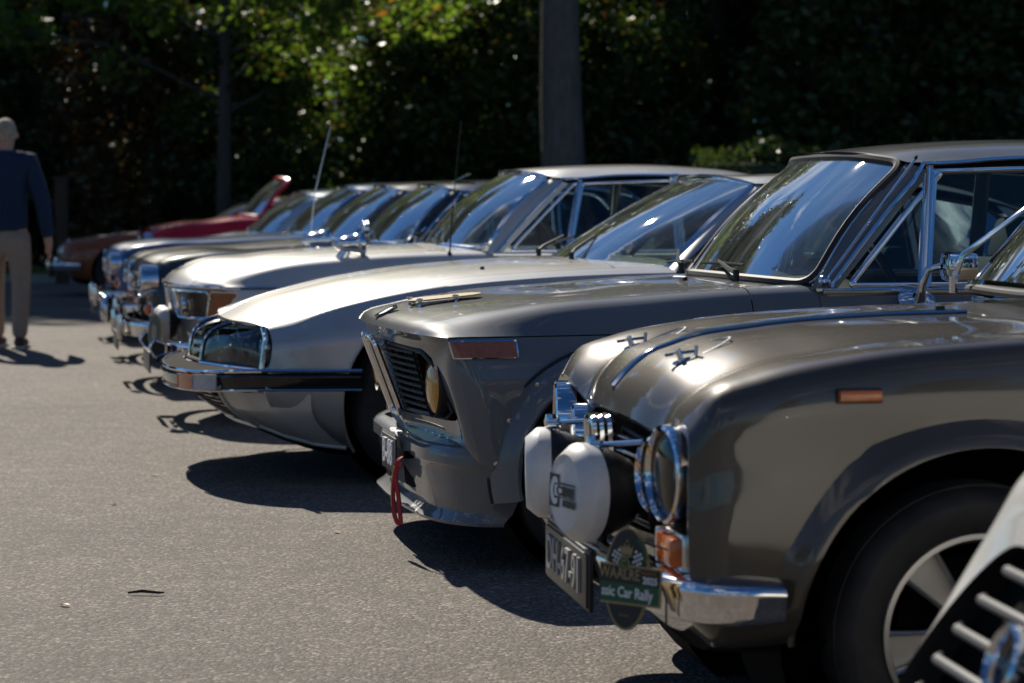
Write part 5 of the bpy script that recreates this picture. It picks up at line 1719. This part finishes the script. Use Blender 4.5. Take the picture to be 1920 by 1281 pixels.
def white_car():
    car = car_root('cream white car with rounded nose and pale horizontal slats in a black grille', .66, 3.0, 9)
    pm = 'paint_white'
    sec = [(0, .86), (.3, .86), (.52, .86), (.68, .86), (.74, .76), (.765, .62), (.765, .47), (.755, .33), (.68, .21), (0, .2)]
    lo = [(.765, .62), (.765, .47), (.755, .33), (.68, .21), (0, .2)]
    st = rear(3.9, sec, 0, 3.1)
    st += [S(2.6, sec), S(1.35, [(0, .90), (.3, .895), (.52, .885), (.67, .86), (.74, .76)] + lo), S(1.1, [(0, .89), (.3, .885), (.52, .87), (.665, .845), (.74, .75)] + lo),
           S(.75, [(0, .89), (.3, .886), (.51, .875), (.655, .85), (.735, .75)] + lo),
           S(.48, [(0, .885), (.3, .882), (.50, .87), (.645, .845), (.73, .745), (.755, .60), (.76, .47), (.75, .35), (.67, .27), (0, .25)]),
           [(.31, 0, .875), (.315, .3, .872), (.33, .49, .862), (.345, .63, .838), (.35, .71, .75), (.33, .742, .60), (.31, .75, .47), (.31, .74, .37), (.3, .66, .31), (.2, 0, .29)],
           [(.205, 0, .845), (.21, .3, .842), (.222, .475, .832), (.235, .605, .81), (.235, .69, .725), (.20, .722, .59), (.165, .732, .47), (.16, .72, .39), (.16, .64, .34), (.1, 0, .31)],
           [(.155, 0, .785), (.158, .3, .782), (.168, .46, .772), (.172, .56, .752), (.16, .635, .685), (.11, .68, .57), (.06, .69, .47), (.05, .68, .40), (.06, .6, .36), (.03, 0, .34)],
           [(.15, 0, .705), (.152, .3, .703), (.158, .44, .697), (.158, .53, .685), (.14, .60, .64), (.09, .650, .555), (.04, .672, .465), (.025, .665, .41), (.018, .58, .385), (.005, 0, .37)],
           [(.20, 0, .695), (.20, .3, .693), (.205, .43, .687), (.205, .52, .675), (.19, .59, .635), (.14, .64, .55), (.10, .662, .465), (.085, .655, .415), (.08, .57, .39), (.07, 0, .375)]]
    net = Net(st, su=(0, 1, 13), sv=())
    ar = {'F': (.86, .35, .33), 'R': (3.0, .35, .33)}
    body(car, net, pm, dict(T=4, B=5, D=6, C=7, L=10, E=13), 2, ar, hoodgap=(1, 0), step=.035)
    add('grille_surround', panel(net, 13, 14, 0, 9, .04, g=(0, 0, 0, 0), full=True, ref=np.array([1.2, 0, .5])), 'black_plastic', car)
    pts = [np.array(p) for p in st[-1]] + [np.array(p) * [1, -1, 1] for p in st[-1][::-1]]
    gb = add('grille', (np.array(pts), [tuple(range(len(pts)))]), 'void', car, smooth=False)
    for k in range(6):
        z = .418 + k * .047
        w = np.interp(z, [.41, .465, .555, .64, .685], [.63, .635, .61, .57, .52])
        d = np.interp(z, [.38, .47, .56, .64, .70], [.02, .05, .10, .15, .18])
        add('slat', tube([(d + .015, -w, z), (d - .005, -w + .04, z), (d - .015, -.3, z), (d - .015, .3, z), (d - .005, w - .04, z), (d + .015, w, z)], [.004, .0085, .009, .009, .0085, .004], 8), 'grey_slat', gb)
    for s in (1, -1):
        headlight(car, (.062, s * .27, .565), .056, (-1, 0, .35), 'chrome', 'lens_clear', .05, .014, .008, name='driving_lamp')
        headlight(car, (.24, s * .60, .66) if False else (.20, s * .625, .64), .055, (-1, s * .25, .4), 'chrome', 'lens_clear', .05, .010, .012) if s == 1 else None
    p = dict(wb=[(1.18, 0, .90), (1.22, .36, .895), (1.35, .62, .88)], wt=[(1.62, 0, 1.33), (1.64, .3, 1.325), (1.71, .51, 1.30)],
             roof=[[(1.74, 0, 1.36), (1.75, .3, 1.353), (1.77, .47, 1.34), (1.80, .565, 1.305)], [(2.2, 0, 1.385), (2.2, .3, 1.375), (2.2, .48, 1.36), (2.2, .59, 1.32)], [(2.7, 0, 1.36), (2.7, .3, 1.35), (2.7, .48, 1.335), (2.7, .58, 1.295)], [(2.95, 0, 1.30), (2.95, .3, 1.293), (2.94, .46, 1.28), (2.92, .55, 1.25)]],
             sill=(.685, .865), sill_end=2.8, vent=(1.75, 1.80), b=2.3, c=2.65, seat=2.1, rb=[(3.2, 0, .88), (3.19, .33, .88), (3.12, .55, .875)], wrad=.09)
    greenhouse(car, p, pm)
    cabin(car, p, wheel_pos=(1.72, .34, .87))
    wheels(car, .86, 3.0, .755, .29, .155, .18, 'steel')
    pl = add('number_plate', box((-.02, 0, .33), (.008, .50, .11), None, .003), 'plate_black', car)
    return car


white_car()


# ------------------------------------------------------------------ vegetation
def leaves(P, size, flat=.5, r=None):
    """one bent diamond leaf per point, random orientation"""
    r = r or rng
    n = len(P)
    a = r.normal(size=(n, 3)); a[:, 2] *= flat
    a /= np.linalg.norm(a, axis=1, keepdims=True)
    b = r.normal(size=(n, 3))
    b -= a * (a * b).sum(axis=1, keepdims=True)
    b /= np.linalg.norm(b, axis=1, keepdims=True)
    c = np.cross(a, b)
    s = (size * r.uniform(.6, 1.35, n))[:, None]
    V = np.stack([P - a * s, P + b * s * .48 + c * s * .12, P + a * s, P - b * s * .48 + c * s * .12], axis=1).reshape(-1, 3)
    F = np.arange(4 * n).reshape(-1, 4)
    return V, F


def leaf_mesh(name, V, F, mat):
    me = bpy.data.meshes.new(name)
    n = len(F)
    me.vertices.add(len(V)); me.vertices.foreach_set('co', V.ravel())
    me.loops.add(4 * n); me.loops.foreach_set('vertex_index', F.ravel().astype(np.int32))
    me.polygons.add(n); me.polygons.foreach_set('loop_start', np.arange(0, 4 * n, 4, dtype=np.int32))
    me.materials.append(M[mat])
    me.update(calc_edges=True)
    me.validate()
    return me


def limbs(h, r0, crown0, spread, n, r, lean=(0, 0), wob=.25):
    """trunk with branches; returns mesh data and branch tip points"""
    zs = np.linspace(-.15, h, 12)
    px = np.cumsum(r.normal(0, wob * h / 60, 12)); py = np.cumsum(r.normal(0, wob * h / 60, 12))
    px -= px[1]; py -= py[1]
    T = np.stack([px + lean[0] * zs / h, py + lean[1] * zs / h, zs], axis=1)
    rad = r0 * (1 - .82 * np.clip(zs / h, 0, 1)) + r0 * .35 * np.exp(-np.clip(zs, 0, 9) / .35)
    parts = [tube(T, rad, 14)]
    tips = []
    for k in range(n):
        t = crown0 + (h - crown0) * (k + .3) / n * .95
        i = np.interp(t, zs, np.arange(12))
        b = np.array([np.interp(t, zs, T[:, j]) for j in range(3)])
        a = k * 2.4 + r.uniform(-.4, .4)
        L = spread * r.uniform(.65, 1.1) * (1 - .45 * (t - crown0) / max(h - crown0, .1))
        e = b + np.array([math.cos(a) * L, math.sin(a) * L, L * r.uniform(.05, .6)])
        m = (b + e) / 2 + np.array([0, 0, L * .08])
        rb = np.interp(t, zs, rad) * .45
        parts.append(tube([b, m, e], [rb, rb * .6, rb * .2], 6))
        tips += [b * .55 + e * .45, m * .3 + e * .7, e]
    tips.append(T[-1])
    return J(*parts), np.array(tips)


def crown_pts(tips, n, clump, r, squash=.75):
    k = r.integers(0, len(tips), n)
    off = r.normal(size=(n, 3))
    off *= (clump * r.uniform(.15, 1.0, n)**.6 / np.linalg.norm(off, axis=1))[:, None]
    off[:, 2] *= squash
    return tips[k] + off


def make_tree(kind, h, r0, crown0, spread, nb, nl, size, clump, mat, bmat, seed, lean=(0, 0)):
    r = np.random.default_rng(seed)
    VF, tips = limbs(h, r0, crown0, spread, nb, r, lean)
    tr = bpy.data.meshes.new('trunk')
    tr.from_pydata(VF[0].tolist(), [], [tuple(int(i) for i in f) for f in VF[1]])
    tr.polygons.foreach_set('use_smooth', [True] * len(tr.polygons))
    tr.materials.append(M[bmat])
    V, F = leaves(crown_pts(tips, nl, clump, r), size, .6, r)
    V[:, 2] = np.maximum(V[:, 2], .02)
    return tr, leaf_mesh('crown', V, F, mat)


def plant(kind, meshes, loc, rz, scale, label, cat, group=None, tname='trunk', cname='crown'):
    o = root(kind, label, cat, loc, rz, group)
    o.scale = (scale, scale, scale)
    for nm, me in ((tname, meshes[0]), (cname, meshes[1])):
        c = bpy.data.objects.new(nm, me)
        COL.objects.link(c)
        c.parent = o
    return o


talls = [make_tree('t', 16, .26, 4.2, 3.4, 22, 9500, .20, 1.35, m_, 'bark_dark', 20 + i) for i, m_ in enumerate(('leaf_dark', 'leaf_green', 'leaf_dark'))]
bushes = [make_tree('b', 4.6, .07, .15, 1.7, 26, 14000, .085, .66, m_, 'bark_dark', 40 + i) for i, m_ in enumerate(('leaf_dark', 'leaf_green', 'leaf_green', 'leaf_rust'))]
WOOD = 'tall trees of the dark wood behind the car park'
UNDER = 'leafy undergrowth along the edge of the wood'
rr_ = random.Random(5)
k = 0
for y0, n, x0, x1 in ((41.5, 6, -3.5, 13), (46, 8, -15, 16), (51, 9, -22, 20), (57, 9, -28, 24), (66, 10, -32, 10)):
    for i in range(n):
        x = x0 + (x1 - x0) * (i + rr_.uniform(-.25, .25)) / (n - 1)
        y = y0 + rr_.uniform(-1.4, 1.4)
        if y0 < 60 and (-8.2 < x + .364 * (y - 36.6) < -.4 or .6 < x + .364 * (y - 35) < 6.2):
            continue
        plant('forest_tree', talls[k % 3], (x, y, 0), rr_.uniform(0, 6.3), rr_.uniform(.9, 1.1) * {41.5: .95, 46: 1.1, 51: 1.3, 57: 1.5, 66: 1.15}[y0], 'tall dark leafy tree standing in the wood behind the car park', 'tree', WOOD)
        k += 1
for y0, n, x0, x1 in ((38.6, 11, -11, 11.5), (41.2, 11, -12, 12.5), (44.5, 12, -14, 14)):
    for i in range(n):
        x = x0 + (x1 - x0) * (i + rr_.uniform(-.3, .3)) / (n - 1)
        b_ = bushes[rr_.choice((0, 0, 0, 1, 1, 2, 2, 3))]
        plant('undergrowth_shrub', b_, (x, y0 + rr_.uniform(-.7, .7), 0), rr_.uniform(0, 6.3), rr_.uniform(.85, 1.25) * (.78 if (-8 < x < -.5 or .8 < x < 5) and y0 < 43 else 1), {0: 'dense dark green shrub', 1: 'loose dark shrub with small leaves', 2: 'mid green leafy shrub', 3: 'rust tinged autumn shrub'}[bushes.index(b_)] + ' at the foot of the wood', 'shrub', UNDER, 'stem', 'foliage')
# the sunlit broadleaf on the left, its branches hanging over the car park edge
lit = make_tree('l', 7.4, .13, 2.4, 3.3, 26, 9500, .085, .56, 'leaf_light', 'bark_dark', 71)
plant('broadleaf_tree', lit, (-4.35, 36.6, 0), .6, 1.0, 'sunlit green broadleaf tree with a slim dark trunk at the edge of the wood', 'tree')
# big grey trunk behind the silver coupe
big = make_tree('g', 15, .36, 6.0, 3.6, 18, 8000, .2, 1.2, 'leaf_green', 'bark_grey', 73, (-.35, 0))
plant('old_tree', big, (.80, 35.6, 0), 0, 1.0, 'thick straight grey trunk of an old tree behind the silver coupe', 'tree')
thin = make_tree('g2', 14, .17, 5.5, 3.0, 16, 6000, .2, 1.2, 'leaf_dark', 'bark_grey', 74, (.2, 0))
plant('slender_tree', thin, (5.55, 38.0, 0), 0, 1.0, 'slender pale grey trunk rising behind the clipped hedge', 'tree')
# clipped hedge
r_ = np.random.default_rng(9)
hp = np.stack([r_.uniform(2.6, 12, 42000), r_.uniform(34.35, 35.9, 42000), r_.uniform(.02, 1.93, 42000)], axis=1)
edge = np.minimum.reduce([hp[:, 0] - 2.6, hp[:, 1] - 34.35, 35.9 - hp[:, 1], 1.93 - hp[:, 2]])
hp = hp[(edge < .22)]
hp[:, 2] += .07 * np.sin(hp[:, 0] * 2.1) + .05 * np.sin(hp[:, 0] * 5.3 + 1)
hp += r_.normal(0, .03, hp.shape)
hp[:, 2] = np.maximum(hp[:, 2], .03)
V, F = leaves(hp, .045, .7, r_)
hedge = root('clipped_hedge', 'clipped green hedge with a sunlit top behind the parked cars', 'hedge', (0, 0, 0))
hm = bpy.data.objects.new('foliage', leaf_mesh('foliage', V, F, 'leaf_hedge')); COL.objects.link(hm); hm.parent = hedge
add('core', box((7.3, 35.12, .86), (9.1, 1.2, 1.66), None, .1), 'leaf_dark', hedge, flip=False)
# grass verge
gp = np.stack([r_.uniform(-14, 12, 26000), r_.uniform(34.2, 38.4, 26000), np.zeros(26000)], axis=1)
hgt = r_.uniform(.05, .17, 26000)
ang = r_.uniform(0, 6.28, 26000)
wv = np.stack([np.cos(ang), np.sin(ang), np.zeros_like(ang)], axis=1) * .012
lean_ = np.stack([r_.normal(0, .04, 26000), r_.normal(0, .04, 26000), hgt], axis=1)
V = np.stack([gp - wv, gp + wv, gp + lean_ + wv * .3, gp + lean_ - wv * .3], axis=1).reshape(-1, 3)
go = bpy.data.objects.new('grass', leaf_mesh('grass', V, np.arange(len(V)).reshape(-1, 4), 'grass_blade')); COL.objects.link(go)
go['kind'] = 'stuff'; go['label'] = 'rough grass verge between the kerb and the wood'; go['category'] = 'grass'
# trees behind the photographer, seen only as reflections in paint and chrome
for i in range(9):
    plant('roadside_tree', talls[i % 3], (-26 + i * 7.2 + rr_.uniform(-1, 1), -24 + rr_.uniform(-3, 3), 0), rr_.uniform(0, 6), rr_.uniform(.42, .6), 'roadside tree on the open side of the car park', 'tree', 'trees on the open side of the car park')

# wooden post at the verge
po = root('wooden_post', 'short dark brown wooden post beside the copper brown coupe', 'post', (-6.25, 33.6, 0))
add('shaft', box((0, 0, .72), (.17, .17, 1.46), None, .012), 'wood_brown', po, flip=False)
add('cap', box((0, 0, 1.46), (.20, .20, .05), None, .012), 'wood_brown', po, flip=False)

# fallen leaves on the tarmac
for i, (u, v) in enumerate(((286, 897), (208, 951), (115, 1145), (352, 890), (630, 1005))):
    z = 4533 * 1.14 / (v - 378)
    V = np.array([(-.02, 0, .002), (0, .011, .006), (.022, 0, .003), (0, -.011, .008)])
    o = add('fallen_leaf', (V, [(0, 1, 2, 3)]), 'leaf_dry', flip=False)
    o.location = ((u - 960) / 4533 * z, z, .006); o.rotation_euler = (.1, .1, i * 1.3)
    tag(o, 'small dry fallen leaf lying on the open tarmac', 'leaf', 'fallen leaves on the tarmac')
tw = add('fallen_twig', tube([(-.05, 0, .008), (-.01, .006, .012), (.04, -.004, .009), (.055, .004, .008)], [.003, .005, .004, .002], 6), 'bark_dark', flip=False)
tw.location = (-1.06, 6.93, .004); tag(tw, 'short dark twig lying on the open tarmac', 'twig')


# ------------------------------------------------------------------ person walking away
def skin(name, V, E, rad, mat, parent, rootv=0, sub=2):
    me = bpy.data.meshes.new(name)
    me.from_pydata([tuple(v) for v in V], E, [])
    o = bpy.data.objects.new(name, me)
    COL.objects.link(o)
    sm = o.modifiers.new('skin', 'SKIN')
    sm.use_smooth_shade = True
    if not me.skin_vertices:
        me.skin_vertices.new()
    for i, rr in enumerate(rad):
        me.skin_vertices[0].data[i].radius = rr if isinstance(rr, tuple) else (rr, rr)
    me.skin_vertices[0].data[rootv].use_root = True
    ss = o.modifiers.new('sub', 'SUBSURF'); ss.levels = sub; ss.render_levels = sub
    me.materials.append(M[mat])
    if parent:
        o.parent = parent
    return o


def chain(n0, n):
    return [(n0 + i, n0 + i + 1) for i in range(n - 1)]


def person():
    o = root('person', 'person in navy jacket and beige trousers walking away past the cars', 'person', (-3.90, 18.65, .004))
    # body: one skinned figure (pelvis root), back to the camera, mid-stride
    V = [(0, 0, .93), (0, .0, 1.10), (0, .01, 1.28), (0, .0, 1.43), (0, .0, 1.50), (0, .015, 1.56), (0, .03, 1.65), (0, .03, 1.73),        # 0-7
         (.10, 0, .90), (.105, .03, .50), (.10, -.04, .10), (.10, .06, .04), (.105, .15, .03),                                           # 8-12 right leg
         (-.10, 0, .90), (-.11, .10, .50), (-.11, .16, .10), (-.11, .25, .045), (-.115, .33, .04),                                        # 13-17 left leg
         (.19, 0, 1.42), (.27, -.01, 1.15), (.315, .01, .90), (.325, .015, .82), (.33, .02, .74),                                           # 18-22 right arm
         (-.19, 0, 1.42), (-.27, -.03, 1.15), (-.29, .06, .92), (-.295, .08, .84), (-.295, .09, .77)]
    E = [(0, 1), (1, 2), (2, 3), (3, 4), (4, 5), (5, 6), (6, 7), (0, 8)] + chain(8, 5) + [(0, 13)] + chain(13, 5) + [(3, 18)] + chain(18, 5) + [(3, 23)] + chain(23, 5)
    rad = [(.15, .11), (.14, .10), (.165, .11), (.14, .09), (.06, .06), (.065, .07), (.078, .095), (.06, .075), .085, .056, .042, .042, .03, .085, .056, .042, .042, .03,
           .062, .046, .034, .036, .02, .062, .046, .034, .036, .02]
    skin('body', V, E, rad, 'skin', o)
    # jacket
    V = [(0, 0, .90), (0, .0, 1.10), (0, .01, 1.28), (0, .0, 1.43), (0, .005, 1.53), (.185, 0, 1.44), (.285, -.01, 1.15), (.325, .01, .845), (-.185, 0, 1.44), (-.285, -.03, 1.15), (-.30, .06, .91)]
    E = [(0, 1), (1, 2), (2, 3), (3, 4), (3, 5), (5, 6), (6, 7), (3, 8), (8, 9), (9, 10)]
    jk = skin('jacket', V, E, [(.185, .14), (.185, .135), (.21, .145), (.20, .125), (.078, .085), .088, .068, .052, .088, .068, .052], 'jacket_navy', o, 1)
    skin('collar', [(0, 0, 1.49), (0, .005, 1.535)], [(0, 1)], [(.088, .09), (.075, .08)], 'jacket_navy', jk)
    # trousers
    V = [(0, 0, .96), (0, 0, .88), (.10, .0, .80), (.108, .03, .50), (.103, -.035, .07), (-.10, .0, .80), (-.112, .10, .50), (-.112, .155, .07)]
    E = [(0, 1), (1, 2), (2, 3), (3, 4), (1, 5), (5, 6), (6, 7)]
    skin('trousers', V, E, [(.165, .125), (.165, .125), (.105, .11), .080, .064, (.105, .11), .080, .064], 'trousers_beige', o)
    # shoes
    for nm, x, y in (('shoe', .102, -.04), ('shoe', -.112, .17)):
        sh = skin(nm, [(x, y - .05, .05), (x, y + .07, .05), (x + .005, y + .20, .04)], [(0, 1), (1, 2)], [(.045, .05), (.048, .05), (.04, .032)], 'shoe', o)
        add('sole', box((x, y + .07, .012), (.095, .30, .022), None, .009), 'shoe_sole', sh, flip=False)
    # fingers: five per hand
    for s, (hx, hy, hz) in ((1, (.33, .02, .75)), (-1, (-.295, .09, .78))):
        for k in range(4):
            yy = hy - .03 + k * .02
            l = (.075, .085, .08, .062)[k]
            skin('finger', [(hx, yy, hz), (hx + s * .002, yy + .004, hz - l * .5), (hx - s * .012, yy + .01, hz - l)], [(0, 1), (1, 2)], [.010, .0095, .008], 'skin', o, 0, 1)
        skin('thumb', [(hx - s * .015, hy + .03, hz + .05), (hx - s * .03, hy + .05, hz + .015), (hx - s * .035, hy + .055, hz - .02)], [(0, 1), (1, 2)], [.012, .011, .009], 'skin', o, 0, 1)
    # ears, nose, hair
    for s in (1, -1):
        add('ear', lathe([(.001, -.012), (.018, -.008), (.026, 0), (.020, .008), (.001, .004)], (s * .083, .035, 1.645), (s, -.3, 0), 14), 'skin', o, flip=False)
    hp_ = []
    r2 = np.random.default_rng(3)
    n = 24
    rows = []
    for i in range(11):
        th = i / 10 * R(126)
        row = []
        for j in range(n):
            ph = 2 * math.pi * j / n
            k_ = 1.0
            front = max(0, math.sin(ph))
            t2 = th * (1 - .42 * front)
            rad_ = 1 + .03 * math.sin(7 * ph + i) + r2.normal(0, .012)
            row.append((.083 * math.sin(t2) * math.cos(ph) * rad_, .028 + .106 * math.sin(t2) * math.sin(ph) * rad_, 1.665 + .112 * math.cos(t2) * rad_))
        rows.append(row + [row[0]])
    add('hair', gmesh(np.array(rows)), 'hair_grey', o, flip=False, sharp=80)
    return o


person()
